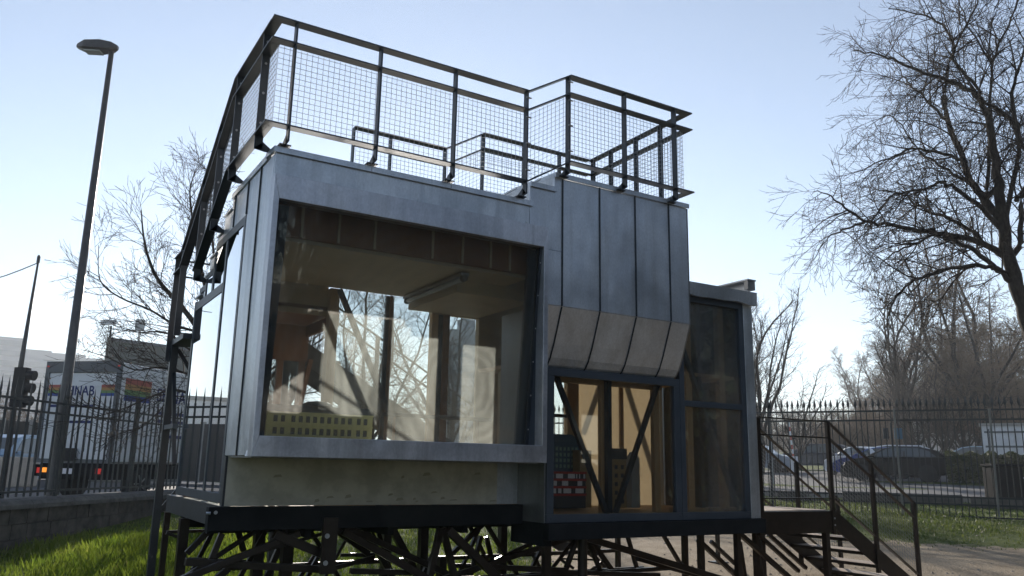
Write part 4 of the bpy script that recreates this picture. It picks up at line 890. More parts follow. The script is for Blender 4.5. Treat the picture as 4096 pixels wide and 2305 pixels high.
def wallbox(name, label, cat, pxl, pxr, d, h, m, bands=(), roof='concrete', depth=5):
    a = Vector(on(pxl, d, -.2)); c = Vector(on(pxr, d, -.2)); u = (c-a); u.z = 0; L_ = u.length; u.normalize(); n_ = Vector((-u.y, u.x, 0)); n_ = n_ if n_.dot(Vector((a.x, a.y, 0))) > 0 else -n_
    t = thing(name, label, cat, loc=a); z0 = min(a.z, c.z); a.z = z0
    MB().prism([a, a+u*L_, a+u*L_+n_*depth, a+n_*depth], (0, 0, h)).build('wall', M[m], t)
    MB().prism([a-u*.1-n_*.1+Vector((0, 0, h+.002)), a+u*(L_+.1)-n_*.1+Vector((0, 0, h+.002)), a+u*(L_+.1)+n_*(depth+.1)+Vector((0, 0, h+.002)), a-u*.1+n_*(depth+.1)+Vector((0, 0, h+.002))], (0, 0, .12)).build('roof', M[roof], t)
    for z in bands: MB().bar(a+u*.1-n_*.02+Vector((0, 0, z)), a+u*(L_-.1)-n_*.02+Vector((0, 0, z)), .03, .09).build('band', M['trimgrey'], t)
    return t, a, u, n_, L_
t, a, u, n_, L_ = wallbox('site_cabin', 'white panelled site cabin with dark horizontal bands behind the hedge', 'cabin', 3945, 4300, 47, 2.75, 'white', (1.0, 1.75, 2.45))
for i in range(5): MB().bar(a+u*(.3+i*1.1)-n_*.02+Vector((0, 0, .2)), a+u*(.3+i*1.1)-n_*.02+Vector((0, 0, 2.6)), .025, .06, u).build('post', M['trimgrey'], t)
t, a, u, n_, L_ = wallbox('boundary_wall', 'long low white wall behind the row of tree trunks', 'wall', 3725, 3930, 62, 2.6, 'lilac', (), 'concrete', .4)
# hedges
def leafy(name, label, cat, boxfn, n, m, size, kind=None, seed=1, group=None):
    R = random.Random(seed); b = MB()
    for i in range(n):
        p = boxfn(R); s = size*(.6+.8*R.random()); d1 = Vector((R.uniform(-1, 1), R.uniform(-1, 1), R.uniform(-1, 1))).normalized(); d2 = d1.cross(Vector((R.uniform(-1, 1), R.uniform(-1, 1), R.uniform(-1, 1)))).normalized()
        b.quad(p-d1*s*.5, p+d2*s*.3, p+d1*s*.5, p-d2*s*.3)
    o = b.build(name, m, fix=False); tag(o, label, cat, group); return o
def leafmat(name, c1, c2, tr=.3, dry=None):
    m = bpy.data.materials.new(name); m.use_nodes = True; n = m.node_tree; b = n.nodes['Principled BSDF']; b.inputs['Roughness'].default_value = .55; b.inputs['Specular IOR Level'].default_value = .35
    t = n.nodes.new('ShaderNodeTexNoise'); t.inputs['Scale'].default_value = 2.5; t.inputs['Detail'].default_value = 4; tc = n.nodes.new('ShaderNodeTexCoord'); n.links.new(tc.outputs['Object'], t.inputs[0])
    r = n.nodes.new('ShaderNodeValToRGB'); r.color_ramp.elements[0].position = .35; r.color_ramp.elements[1].position = .65; r.color_ramp.elements[0].color = (*c1, 1); r.color_ramp.elements[1].color = (*c2, 1)
    if dry: e_ = r.color_ramp.elements.new(.72); e_.color = (*dry, 1)
    n.links.new(t.outputs['Fac'], r.inputs[0]); n.links.new(r.outputs[0], b.inputs['Base Color'])
    tl = n.nodes.new('ShaderNodeBsdfTranslucent'); n.links.new(r.outputs[0], tl.inputs[0]); mx = n.nodes.new('ShaderNodeMixShader'); mx.inputs[0].default_value = tr
    n.links.new(b.outputs[0], mx.inputs[1]); n.links.new(tl.outputs[0], mx.inputs[2]); n.links.new(mx.outputs[0], n.nodes['Material Output'].inputs[0]); return m
M['hedge'] = leafmat('hedge_leaves', (.03, .045, .012), (.07, .085, .022))
ha = Vector(on(3790, 40, 0)); hb = Vector(on(4330, 40, 0)); hn = Vector((-(hb-ha).y, (hb-ha).x, 0)).normalized()
def hbox(R): l = R.random(); p = ha.lerp(hb, l)+hn*R.uniform(-.5, .5); return Vector((p.x, p.y, p.z+1.25*R.random()**.7*(1+.06*math.sin(l*40))))
leafy('hedge', 'clipped green hedge behind the black hatchback', 'hedge', hbox, 14000, M['hedge'], .12, seed=5)
p = at(4045, 1990, d=28); z0 = ground_z(p.x, p.y); t = thing('refuse_container', 'dark square refuse container on the verge behind the fence', 'container', loc=(p.x, p.y, z0))
def rq(u, n, z): return Vector((p.x, p.y, z0+z))+e*u+Vector((-e.y, e.x, 0))*n
MB().prism([rq(-.42, 0, .08), rq(.42, 0, .08), rq(.42, .6, .08), rq(-.42, .6, .08)], (0, 0, .95)).build('body', M['under'], t, bevel=.03); MB().prism([rq(-.45, -.03, 1.04), rq(.45, -.03, 1.04), rq(.45, .63, 1.04), rq(-.45, .63, 1.04)], (0, 0, .07)).build('lid', M['under'], t, bevel=.02)
for px0, px1, d in ((3110, 3230, 26.5), (3370, 3850, 26.5), (3880, 4250, 26)):
    a = at(px0, 1985, d=d); c = at(px1, 1985, d=d); a.z = ground_z(a.x, a.y); c.z = ground_z(c.x, c.y)
    t = MB().bar(a+Vector((0, 0, .12)), c+Vector((0, 0, .12)), .35, .3).build('concrete_kerb_block', M['cap'], bevel=.03); tag(t, 'low grey concrete block edging the verge behind the fence', 'kerb block', 'concrete edging blocks')
# ------------------------------------------------------------------ left background
p = at(15, 1880, d=31); t = MB().bar(Vector((p.x, p.y, 1.1))-WD*1.2, Vector((p.x, p.y, 1.1))+WD*1.4, .5, .95).build('concrete_block', M['concrete'], bevel=.04); tag(t, 'pale concrete block barrier on the far side of the road', 'barrier')
M['greywall'] = mat('grey_green_render', (.13, .14, .13), .85, col2=(.11, .12, .11), nscale=.5); M['barrierwall'] = mat('dark_noise_barrier', (.05, .048, .044), .9, col2=(.075, .07, .062), nscale=2, stretch=(1, 1, .1))
nb = at(-900, 1690, d=40); ne = at(820, 1660, d=60); t = thing('noise_barrier', 'dark panelled noise barrier wall beyond the road', 'wall', loc=(nb.x, nb.y, .6))
nb.z = ne.z = 0; uu = (ne-nb).normalized(); LL = (ne-nb).length; k = 16
for i in range(k): a = nb+uu*(LL*i/k+.03); c = nb+uu*(LL*(i+1)/k-.03); MB().bar(a+Vector((0, 0, 1.95)), c+Vector((0, 0, 1.95)), .12, 2.7).build('panel', M['barrierwall'], t)
for i in range(k+1): a = nb+uu*(LL*i/k); MB().box(a.x-.12, a.x+.12, a.y-.12, a.y+.12, .55, 3.4).build('post', M['concrete'], t)
a = at(428, 1362, d=44); c = at(900, 1380, d=47); t = thing('plant_building', 'blank grey green block building with a flat roof behind the truck', 'building', loc=(a.x, a.y, .6)); za_ = a.z; u = Vector((c.x-a.x, c.y-a.y, 0)); n_ = Vector((a.x+2.2, a.y, 0)).normalized()*9
A0 = Vector((a.x, a.y, .5)); MB().prism([A0, A0+u, A0+u+n_, A0+n_], (0, 0, za_-.5)).build('wall', M['greywall'], t)
MB().prism([A0-n_*.01+Vector((0, 0, za_-.49)), A0+u-n_*.01+Vector((0, 0, za_-.49)), A0+u+n_+Vector((0, 0, za_-.49)), A0+n_+Vector((0, 0, za_-.49))], (0, 0, .15)).build('roof_edge', M['trimgrey'], t)
for i in range(5):
    q = A0+u*(i/4)+Vector((0, 0, za_-.4)); MB().tube([q, q+Vector((0, 0, 1.0))], .025, 6).build('railing_post', M['pale'], t)
for z in (.5, 1.0): MB().tube([A0+Vector((0, 0, za_-.4+z)), A0+u+Vector((0, 0, za_-.4+z))], .02, 6).build('railing', M['pale'], t)
q = A0+u*.24+Vector((0, 0, za_-.4)); MB().box(q.x-.2, q.x+.2, q.y-.2, q.y+.2, q.z+.6, q.z+1.15).build('aerial_box', M['grey'], t); MB().tube([q, q+Vector((0, 0, .6))], .03, 6).build('aerial_pole', M['pale'], t)
q = at(437, 1365, d=43.5); t = thing('security_camera', 'white security camera on a short bracket at the roof corner', 'camera', loc=q); MB().tube([q-Vector((0, 0, .3)), q+Vector((0, 0, .75))], .05, 8).build('bracket', M['pale'], t); MB().bar(q+Vector((-.45, 0, .86)), q+Vector((.2, .1, .95)), .26, .22).build('housing', M['white'], t)
# far office building, stepped roof line
M['office'] = mat('haze_blue_office_cladding', (.24, .27, .32), .6); M['office_glass'] = mat('office_window_band', (.10, .13, .17), .15, 0, .6)  # distance haze and shade put into the wall colour: darker and bluer
DOF = 330
t = thing('office_building', 'distant pale office building with stepped roof line and window bands', 'building', loc=at(150, 1800, d=DOF))
for px0, px1, py in ((-500, -95, 1290), (-95, 30, 1343), (30, 148, 1395), (148, 290, 1412), (290, 395, 1432)):
    a = at(px0, 1830, d=DOF); c = at(px1, 1830, d=DOF); zt = at((px0+px1)/2, py, d=DOF).z; a.z = c.z = .3; u = (c-a); n_ = Vector((-u.y, u.x, 0)).normalized()*-45
    if n_.dot(a) < 0: n_ = -n_
    MB().prism([a, c, c+n_, a+n_], (0, 0, zt-.3)).build('wing', M['office'], t)
    z = 5
    while z < zt-2.2: MB().bar(a+u*.03-n_*.004+Vector((0, 0, z)), a+u*.97-n_*.004+Vector((0, 0, z)), .3, 1.9).build('window_band', M['office_glass'], t); z += 3.5
# things mirrored in the side glazing: a white tower and a long pale block beyond the road
for label, az, d, w, h in (('white slab tower block far beyond the road', -.27, 90, 9, 10.5), ('long pale low block far beyond the road', -.17, 110, 22, 9)):
    c = Vector((math.sin(az)*d, math.cos(az)*d, .3)); t = thing('tower_block', label, 'building', loc=c)
    MB().box(c.x-w/2, c.x+w/2, c.y, c.y+12, .3, h).build('wall', M['white'], t); MB().box(c.x-w/2-.2, c.x+w/2+.2, c.y-.2, c.y+12.2, h+.01, h+.5).build('roof', M['concrete'], t)
    z = 4
    while z < h-2: MB().box(c.x-w/2+.5, c.x+w/2-.5, c.y-.06, c.y-.01, z, z+1.3).build('window_band', M['office_glass'], t); z += 3.2

DB = 125; a = at(1775, 1850, d=DB); c = at(2010, 1850, d=DB); a.z = c.z = .3; zt = at(1850, 1318, d=DB).z; u = c-a; n_ = Vector((a.x, a.y, 0)).normalized()*14
t = thing('office_building', 'far office slab with dark window bands seen through the narrow rear pane', 'building', loc=a)
MB().prism([a, c, c+n_, a+n_], (0, 0, zt-.3)).build('wall', M['office'], t)
z = 3.0
while z < zt-1.5: MB().bar(a+u*.01-n_*.004+Vector((0, 0, z)), a+u*.99-n_*.004+Vector((0, 0, z)), .2, 1.9).build('window_band', M['office_glass'], t); z += 3.1
q = a+u*.32+n_*.3+Vector((0, 0, zt-.3)); MB().box(q.x-1.1, q.x+1.1, q.y-1, q.y+1, q.z+.01, q.z+2.2).build('roof_plant', M['office'], t)
# ------------------------------------------------------------------ bare trees
M['bark'] = mat('grey_brown_bark', (.030, .024, .019), .9, 0, .15, col2=(.06, .05, .042), nscale=6, stretch=(4, 4, 1), bump=.5)
M['twig'] = mat('dark_twigs', (.035, .025, .019), .85, 0, .2)
M['twig_brown'] = mat('reddish_brown_twigs', (.19, .135, .095), .9, 0, .1, col2=(.13, .10, .07), nscale=.8)
def rnd_perp(d, R):
    while True:
        q = Vector((R.uniform(-1, 1), R.uniform(-1, 1), R.uniform(-1, 1))); q = q-d*q.dot(d)
        if q.length > .1: return q.normalized()
def branch(p, d, L, r, lvl, R, up, curl, n):
    pts = [p.copy()]; rad = [r]; d = d.copy(); s = L/n
    for i in range(n):
        t = (i+1)/n
        d = d+Vector((R.gauss(0, .13), R.gauss(0, .13), R.gauss(0, .11)+up+curl*t*t)); d.normalize(); p = p+d*s; pts.append(p.copy()); rad.append(r*(1-.78*t))
    return pts, rad
def sprout(out, pts, rad, lvl, R, cfg):
    """side branches along a limb"""
    if lvl > cfg['max']: return
    c = cfg[lvl]; m = len(pts)-1
    L = sum((pts[i+1]-pts[i]).length for i in range(m)); k = max(2, int(L*c['dens']))
    for i in range(k):
        t = c['t0']+(1-c['t0'])*(i+R.random())/k; f = t*m; a = min(int(f), m-1); u = f-a
        p = pts[a].lerp(pts[a+1], u); d = (pts[a+1]-pts[a]).normalized(); rr = rad[a]*(1-u)+rad[a+1]*u
        ang = R.uniform(*c['ang']); q = rnd_perp(d, R)
        if c.get('lat'): q = (q+Vector((0, 0, c['lat']))); q = (q-d*q.dot(d)).normalized()
        nd = (d*math.cos(ang)+q*math.sin(ang)).normalized()
        l = c['len']*(.55+.7*R.random())*(1-c['tap']*t)
        r = min(rr*.7, c['r']*(.7+.5*R.random()))
        bp, br = branch(p, nd, l, r, lvl, R, c['up'], c['curl'], c['n'])
        out.append((bp, br, lvl)); sprout(out, bp, br, lvl+1, R, cfg)
def tube_mesh(name, brs, m, rmin=.004):
    vs = []; fs = []
    for pts, rad, lvl in brs:
        k = 9 if rad[0] > .09 else 6 if rad[0] > .035 else 4 if rad[0] > .014 else 3
        n0 = len(vs); M_ = len(pts)
        for i, p in enumerate(pts):
            d = pts[min(i+1, M_-1)]-pts[max(i-1, 0)]; d.normalize()
            r = Vector((d.y, -d.x, 0)) if abs(d.z) < .95 else Vector((0, d.z, -d.y)); r.normalize(); u = r.cross(d); q = max(rad[i], rmin)
            for j in range(k):
                a = 6.2832*j/k; ca, sa = math.cos(a)*q, math.sin(a)*q
                vs.append((p.x+r.x*ca+u.x*sa, p.y+r.y*ca+u.y*sa, p.z+r.z*ca+u.z*sa))
        for i in range(M_-1):
            for j in range(k): fs.append((n0+i*k+j, n0+i*k+(j+1) % k, n0+(i+1)*k+(j+1) % k, n0+(i+1)*k+j))
    me = bpy.data.meshes.new(name); me.from_pydata(vs, [], fs); me.materials.append(m); me.polygons.foreach_set('use_smooth', [True]*len(me.polygons)); return me
def smooth_path(P, sub=4):
    out = []
    for i in range(len(P)-1):
        p0, p1, p2, p3 = P[max(i-1, 0)], P[i], P[i+1], P[min(i+2, len(P)-1)]
        for j in range(sub):
            t = j/sub; out.append(.5*((2*p1)+(p2-p0)*t+(2*p0-5*p1+4*p2-p3)*t*t+(3*p1-p0-3*p2+p3)*t**3))
    out.append(P[-1]); return out
# --- the large tree on the right: its limbs follow the photograph, at the tree's own distance
R = random.Random(21); DT = 18.0
def zt8(a, b): return 2950+a*.8623, b*.8623
limbs = [  # pixel path, start radius, end radius, depth drift
 ([(1480,2300),(1440,1900),(1380,1600),(1325,1420),(1265,1230),(1240,1050),(1205,850),(1180,650),(1140,500)], .34, .10, 0),
 ([(1140,500),(1110,440),(1000,380),(900,350),(750,290),(650,255),(540,235)], .10, .02, -1.2),
 ([(1240,1050),(1150,940),(1090,860),(1040,730),(980,560),(960,480),(970,350),(1005,200),(920,100),(860,70),(700,40)], .15, .02, 1.2),
 ([(980,560),(870,460),(800,390),(765,350),(700,250)], .06, .015, 1.8),
 ([(1215,1060),(1130,970),(1020,880),(930,850),(850,880),(740,900),(640,990),(590,1060)], .09, .015, -1.6),
 ([(1040,740),(940,710),(840,690),(760,710),(640,760),(540,800)], .07, .015, .9),
 ([(1090,860),(980,790),(890,740),(830,690),(740,560),(690,540),(600,590)], .06, .012, 2.2),
 ([(1240,1190),(1120,1120),(950,1090),(840,1070),(720,1040),(590,1030),(500,965),(430,910),(370,885)], .12, .015, -.6),
 ([(590,1030),(490,1070),(420,1105),(370,1160)], .045, .012, -.9),
 ([(1240,1200),(1150,1130),(1050,1050),(950,1000),(850,960),(780,910),(730,890),(640,880)], .09, .015, 1.4),
 ([(1265,1275),(1190,1240),(1090,1230),(960,1250),(850,1290),(760,1350),(710,1430),(690,1520)], .09, .02, -2.0),
 ([(1300,1330),(1210,1250),(1100,1170),(1000,1110),(900,1095),(820,1130),(720,1180),(640,1260)], .10, .015, -1.2),
 ([(1205,850),(1165,900),(1160,720),(1170,560),(1180,300),(1250,120),(1310,-40),(1330,-200)], .09, .02, .6),
 ([(1140,500),(1110,400),(1040,330),(1000,250),(1090,60),(1120,-80)], .07, .02, -.4),
 ([(1150,480),(1270,560),(1330,690)], .05, .07, .3),
 ([(1330,690),(1275,560),(1180,490)], .08, .06, .5),
 ([(1260,1200),(1310,1120),(1320,900),(1400,700),(1450,400),(1500,0)], .12, .03, .8),
 ([(1290,930),(1330,900),(1450,850),(1600,700)], .08, .02, -1),
 ([(1240,1050),(1300,700),(1280,430),(1330,250),(1380,-100)], .10, .02, -1.5),
 ([(1180,300),(1100,180),(1050,60),(1000,-100)], .05, .015, 1.1),
 ([(1380,1600),(1480,1400),(1650,1200),(1800,900)], .14, .03, .5),
]
cfg = {'max': 4,
 2: dict(dens=5.6, t0=.08, ang=(.45, 1.15), len=1.9, tap=.62, r=.016, up=-.02, curl=-.09, n=7, lat=.0),
 3: dict(dens=8.5, t0=.12, ang=(.4, .95), len=.72, tap=.30, r=.0075, up=-.09, curl=.14, n=5),
 4: dict(dens=6.0, t0=.25, ang=(.35, .85), len=.26, tap=.3, r=.0045, up=-.03, curl=.16, n=3)}
main = []; fine = []
for path, r0, r1, dd in limbs:
    m = len(path)-1; P_ = [at(*zt8(*q), d=DT+dd*(i/m)**1.2 if i else DT) for i, q in enumerate(path)]
    S = smooth_path(P_, 4); S = [p+Vector((R.gauss(0, .02), R.gauss(0, .02), R.gauss(0, .02))) if 0 < i < len(S)-1 else p for i, p in enumerate(S)]
    rad = [r0+(r1-r0)*i/(len(S)-1) for i in range(len(S))]
    rad = [q*.56 for q in rad]; main.append((S, rad, 1))
    if r0 < .3: sprout(fine, S, rad, 2, R, cfg)
    else: sprout(fine, S[24:], rad[24:], 2, R, cfg)
base = main[0][0][0]; zg = ground_z(base.x, base.y)
tip = main[0][0][0]; main[0][0].insert(0, Vector((tip.x, tip.y, zg-.2))); main[0][1].insert(0, .42)
HT_ = thing('bare_tree', 'large spreading bare tree with drooping twigs overhanging the stair side lawn', 'tree', loc=(base.x, base.y, zg))
link('trunk', tube_mesh('trunk', main, M['bark']), HT_); cr = link('crown', tube_mesh('crown', fine, M['twig'], .0036), HT_)
# --- other trees, grown by rule
def grow_tree(seed, h, spread, stems, cfg, r0, trunk_h, upb=.05, lean=.0):
    R = random.Random(seed); main = []; fine = []
    tp, tr = branch(Vector((0, 0, -.2)), Vector((lean, 0, 1)), trunk_h+.2, r0, 0, R, .06, 0, 6); tr = [r0*(1-.35*i/6) for i in range(7)]; main.append((tp, tr, 0))
    for i in range(stems):
        a = 2*math.pi*(i+R.random()*.6)/stems; t = .35+.65*(i+1)/stems; k = t*6; j = min(int(k), 5); p = tp[j].lerp(tp[j+1], k-j)
        sl = spread*(.6+.6*R.random()); d = Vector((math.cos(a)*sl, math.sin(a)*sl, 1)).normalized(); L = (h-p.z)*(.75+.4*R.random())*(1 if t > .6 else .75)
        bp, br = branch(p, d, L, r0*.55*(.7+.4*R.random()), 1, R, upb, 0, 9); main.append((bp, br, 1)); sprout(fine, bp, br, 2, R, cfg)
    bp, br = branch(tp[-1], Vector((0, 0, 1)), h-trunk_h, r0*.6, 1, R, .1, 0, 9); main.append((bp, br, 1)); sprout(fine, bp, br, 2, R, cfg)
    return tube_mesh('trunk', main, M['bark']), fine
cA = {'max': 4, 2: dict(dens=2.6, t0=.2, ang=(.4, .85), len=2.6, tap=.6, r=.03, up=.06, curl=.02, n=6), 3: dict(dens=3.6, t0=.2, ang=(.4, .8), len=.95, tap=.4, r=.012, up=.05, curl=.04, n=4), 4: dict(dens=3.6, t0=.3, ang=(.3, .7), len=.42, tap=.3, r=.006, up=.03, curl=.05, n=3)}
cB = {'max': 4, 2: dict(dens=2.4, t0=.15, ang=(.5, 1.1), len=2.4, tap=.5, r=.028, up=.0, curl=.04, n=6), 3: dict(dens=4.2, t0=.15, ang=(.4, .9), len=.9, tap=.4, r=.011, up=-.02, curl=.05, n=4), 4: dict(dens=4.0, t0=.25, ang=(.35, .8), len=.4, tap=.3, r=.006, up=.0, curl=.06, n=3)}
cC = {'max': 4, 2: dict(dens=3.2, t0=.05, ang=(.5, 1.2), len=2.2, tap=.4, r=.03, up=.02, curl=.02, n=5), 3: dict(dens=5, t0=.1, ang=(.5, 1.0), len=.9, tap=.3, r=.014, up=.02, curl=.03, n=4), 4: dict(dens=5, t0=.2, ang=(.4, .9), len=.4, tap=.3, r=.009, up=.0, curl=.04, n=2)}
TV = []
for seed, h, spread, stems, cf, r0, th, mt, rm in ((11, 13, .33, 8, cA, .24, 3.2, 'twig', .006), (12, 12, .62, 8, cB, .22, 2.4, 'twig', .006), (13, 8, .8, 9, cC, .18, 1.2, 'twig_brown', .012), (14, 14, .45, 10, cC, .26, 3.0, 'twig_brown', .012)):
    tm, fn = grow_tree(seed, h, spread, stems, cf, r0, th); TV.append((tm, tube_mesh('crown', fn, M[mt], rm)))
def put_tree(v, px, d, s, label, group, rz=None, py=1900, dz=0, name='bare_tree', pos=None):
    p = pos or at(px, py, d=d); z = ground_z(p.x, p.y)+dz
    t = thing(name, label, 'tree', group, loc=(p.x, p.y, z), rz=R.uniform(0, 6.28) if rz is None else rz); t.scale = (s, s, s)
    for nm, me in zip(('trunk', 'crown'), TV[v]): o = link(nm, me, t, local=True)
    return t
# left tree behind the side glazing: spreading, low sweeping branches
cL = {'max': 4, 2: dict(dens=6.0, t0=.06, ang=(.4, 1.0), len=1.45, tap=.45, r=.012, up=.03, curl=.02, n=6), 3: dict(dens=6.5, t0=.12, ang=(.4, .85), len=.7, tap=.35, r=.008, up=.02, curl=.03, n=4), 4: dict(dens=4.5, t0=.25, ang=(.3, .7), len=.32, tap=.3, r=.0045, up=.02, curl=.04, n=3)}
R = random.Random(5); DL = 20.5
lm = [([(930,2020),(915,1800),(880,1500),(800,1330),(720,1220),(640,1130),(600,1050),(575,950),(565,840)], .17, .02, 0), ([(880,1500),(830,1200),(790,1000),(770,880),(760,760),(785,680)], .09, .015, .8), ([(800,1330),(700,1300),(600,1240),(480,1190),(400,1120),(395,980)], .06, .012, -.8),
      ([(905,1700),(800,1600),(700,1560),(600,1590),(480,1640),(330,1680)], .07, .012, -1.5), ([(890,1560),(760,1500),(640,1470),(540,1480),(430,1430),(330,1400)], .06, .012, .9), ([(860,1450),(760,1400),(660,1330),(560,1330),(450,1300)], .05, .012, -.6),
      ([(700,1560),(640,1640),(560,1710),(440,1740)], .035, .01, -1.2), ([(870,1470),(870,1200),(850,960),(842,820),(856,700)], .08, .015, 0.3), ([(900,1600),(1000,1300),(1100,1150),(1150,1000)], .08, .015, .5), ([(905,1650),(1050,1500),(1300,1350),(1450,1200)], .08, .015, 1.0), ([(905,1700),(1100,1600),(1300,1560),(1450,1500)], .06, .012, 1.5)]
main = []; fine = []
for path, r0, r1, dd in lm:
    m = len(path)-1; S = smooth_path([at(*q, d=DL+dd*(i/m)) for i, q in enumerate(path)], 4); rad = [.6*(r0+(r1-r0)*i/(len(S)-1)) for i in range(len(S))]; main.append((S, rad, 1)); sprout(fine, S if r0 < .15 else S[12:], rad if r0 < .15 else rad[12:], 2, R, cL)
base = main[0][0][0]; t = thing('bare_tree', 'bare tree with low sweeping branches in front of the truck beside the glazed end', 'tree', loc=(base.x, base.y, .6)); link('trunk', tube_mesh('trunk', main, M['bark']), t); link('crown', tube_mesh('crown', fine, M['twig'], .0045), t)
M['deadleaf'] = mat('withered_leaves', (.30, .15, .05), .7)
b = MB()
for bp, br, lv in fine:
    if lv == 4 and R.random() < .035 and bp[-1].z < 4.2:
        p = bp[-1]; q = Vector((R.uniform(-1, 1), R.uniform(-1, 1), R.uniform(-1, 1))).normalized()*.035; w = rnd_perp(q.normalized(), R)*.022; b.quad(p, p+q*.5+w, p+q, p+q*.5-w)
o = b.build('withered_leaves', M['deadleaf'], t, fix=False); o['kind'] = 'stuff'
R = random.Random(77)
for px, d, s in ((2480, 36, .70), (2740, 40, .62)): put_tree(0 if d > 30 else 1, px, d, s, 'bare tree standing hidden behind the pavilion', 'trees behind the pavilion')
put_tree(1, 1480, 26, .62, 'bare tree seen through the rear glazing of the display room', None); put_tree(1, 1800, 30, .66, 'slender bare tree seen through the narrow rear pane', None); put_tree(0, 1120, 30, .55, 'bare tree seen through the low rear left panes', None)
put_tree(0, 3045, 47, .82, 'tall bare tree rising right beside the zinc tower column', None, 1.2); put_tree(1, 3175, 52, .55, 'smaller bare tree leaning beside the tall tree near the barrier', None)
put_tree(0, 3640, 60, 1.05, 'tall oval bare tree standing above the parked black hatchback', None, .4); put_tree(3, 3930, 58, 1.08, 'tall brown bare tree above the white wall', None)
G = 'bare trees of the wooded bank'; LBL = 'brownish bare tree in the wooded bank beyond the car park'
for px, d, s in ((3420, 95, .95), (3500, 84, .9), (3570, 78, .95), (3500, 104, 1.15), (3660, 80, 1.0), (3740, 74, .95), (3800, 82, 1.15), (3870, 72, .95), (3960, 76, 1.1), (4040, 70, .95), (4120, 66, 1.0), (3610, 98, 1.25), (3720, 96, 1.25), (3850, 98, 1.3), (3360, 112, .95), (3310, 125, .9), (3990, 92, 1.3), (4100, 88, 1.3)):
    put_tree(2 if s < 1 else 3, px, d, s*.74, LBL, G)
for i in range(15): put_tree(2, 3330+i*57+R.uniform(-15, 15), R.uniform(62, 80), R.uniform(.36, .52), 'low brown thicket bush behind the parked cars', 'thicket behind the parked cars', name='thicket_bush')
for px, d, s in ((3240, 120, .8), (3180, 130, .8), (3110, 118, .75), (3040, 110, .8), (2960, 120, .8)): put_tree(2, px, d, s, 'low bare tree at the far end of the car park road', 'trees at the far end of the car park')
for px, d, s in ((3760, 56, .42), (3800, 57, .42), (3850, 58, .42), (3890, 57, .42), (3690, 58, .42)): put_tree(1, px, d, s*1.3, 'young bare tree in the row before the low white wall', 'row of young trees')
for px, d, s in ((60, 60, .55), (110, 64, .5), (-60, 58, .6), (-250, 60, .6)): put_tree(2, px, d, s, 'bushy bare tree above the noise barrier beyond the road', 'bushes beyond the road', dz=-.3)
# wooded hill far behind
hv = MB(); nxh, nyh = 60, 6
for j in range(nyh):
    for i in range(nxh):
        az = .70+.75*i/(nxh-1); d = 150+j*38; k = smooth((az-.80)/.28); z = 2.5+(3+17*k)*smooth(j/4)+1.2*math.sin(i*1.7+j)+.8*math.sin(i*.6); hv.v.append((math.sin(az)*d, math.cos(az)*d, z))
for j in range(nyh-1):
    for i in range(nxh-1): hv.f.append((j*nxh+i, j*nxh+i+1, (j+1)*nxh+i+1, (j+1)*nxh+i))
M['hillside'] = mat('brown_wooded_slope', (.06, .05, .035), .95, 0, .1, col2=(.09, .075, .05), nscale=.3)
struct(hv.build('hill', M['hillside'], smooth=True))
R = random.Random(9); b = MB()
for i in range(5200):        # far wood on the slope: twiggy tufts
    az = .70+.75*R.random(); j = R.random()*4.6; d = 150+j*38; k = smooth((az-.80)/.28); z = 2.5+(3+17*k)*smooth(j/4); p = Vector((math.sin(az)*d, math.cos(az)*d, z)); hh = R.uniform(4, 9)
    for q in range(4):
        a = R.uniform(0, 6.28); s = R.uniform(.3, 1.1); tip = p+Vector((math.cos(a)*s, math.sin(a)*s, hh*R.uniform(.6, 1))); w = .09; b.quad(p+Vector((w, 0, 0)), p-Vector((w, 0, 0)), tip)
        m_ = p.lerp(tip, .6); b.quad(m_+Vector((0, 0, .06)), m_-Vector((0, 0, .06)), m_+Vector((R.uniform(-1.6, 1.6), R.uniform(-1, 1), R.uniform(.2, 1.6))))
o = b.build('distant_wood', M['twig_brown'], fix=False); o['kind'] = 'stuff'; o['label'] = 'distant brown bare wood covering the hillside'; o['category'] = 'wood'
# trees behind the photographer, mirrored in the glazing
R = random.Random(31)
for i in range(16):
    a = 3.05+R.uniform(-1.15, 1.25); d = R.uniform(17, 34); put_tree(R.choice((0, 1, 2, 3)), 0, 0, R.uniform(.8, 1.1), 'bare park tree standing behind the viewpoint facing the pavilion', 'park trees facing the pavilion', pos=Vector((math.sin(a)*d, math.cos(a)*d, 0)))
M['ever'] = leafmat('evergreen_leaves', (.012, .022, .010), (.03, .045, .018), .15)  # unseen evergreen belt, added to darken what the front glazing mirrors
b = MB()
for i in range(5200):
    th = R.uniform(0, 6.28); u = R.random()**.5; h = R.random(); r = 1.7*u*(1-.55*h)*(1+.25*math.sin(th*3+h*9)); p = Vector((r*math.cos(th), r*math.sin(th), .15+4.4*h)); s = .22*(.6+.8*R.random()); d1 = Vector((R.uniform(-1, 1), R.uniform(-1, 1), R.uniform(-1, 1))).normalized(); d2 = rnd_perp(d1, R); b.quad(p-d1*s*.5, p+d2*s*.3, p+d1*s*.5, p-d2*s*.3)
em = b.mesh('crown', M['ever']); tmm = MB().tube([(0, 0, -.2), (0, 0, 1.5), (0, 0, 3.8)], [.13, .10, .03], 8).mesh('trunk', M['bark'])
for i in range(16):
    a = 1.42+1.15*(i+.5*R.random())/16; d = R.uniform(14.5, 18); p = Vector((math.sin(a)*d, math.cos(a)*d, 0)); t = thing('added_evergreen_shrub', 'unseen evergreen shrub added behind the viewpoint to darken the reflections', 'shrub', 'evergreen belt added for dark reflections', loc=(p.x, p.y, ground_z(p.x, p.y)), rz=R.uniform(0, 6)); s = R.uniform(1.3, 1.7); t.scale = (s, s, s*R.uniform(1.0, 1.3)); link('crown', em, t, local=True); link('trunk', tmm, t, local=True)

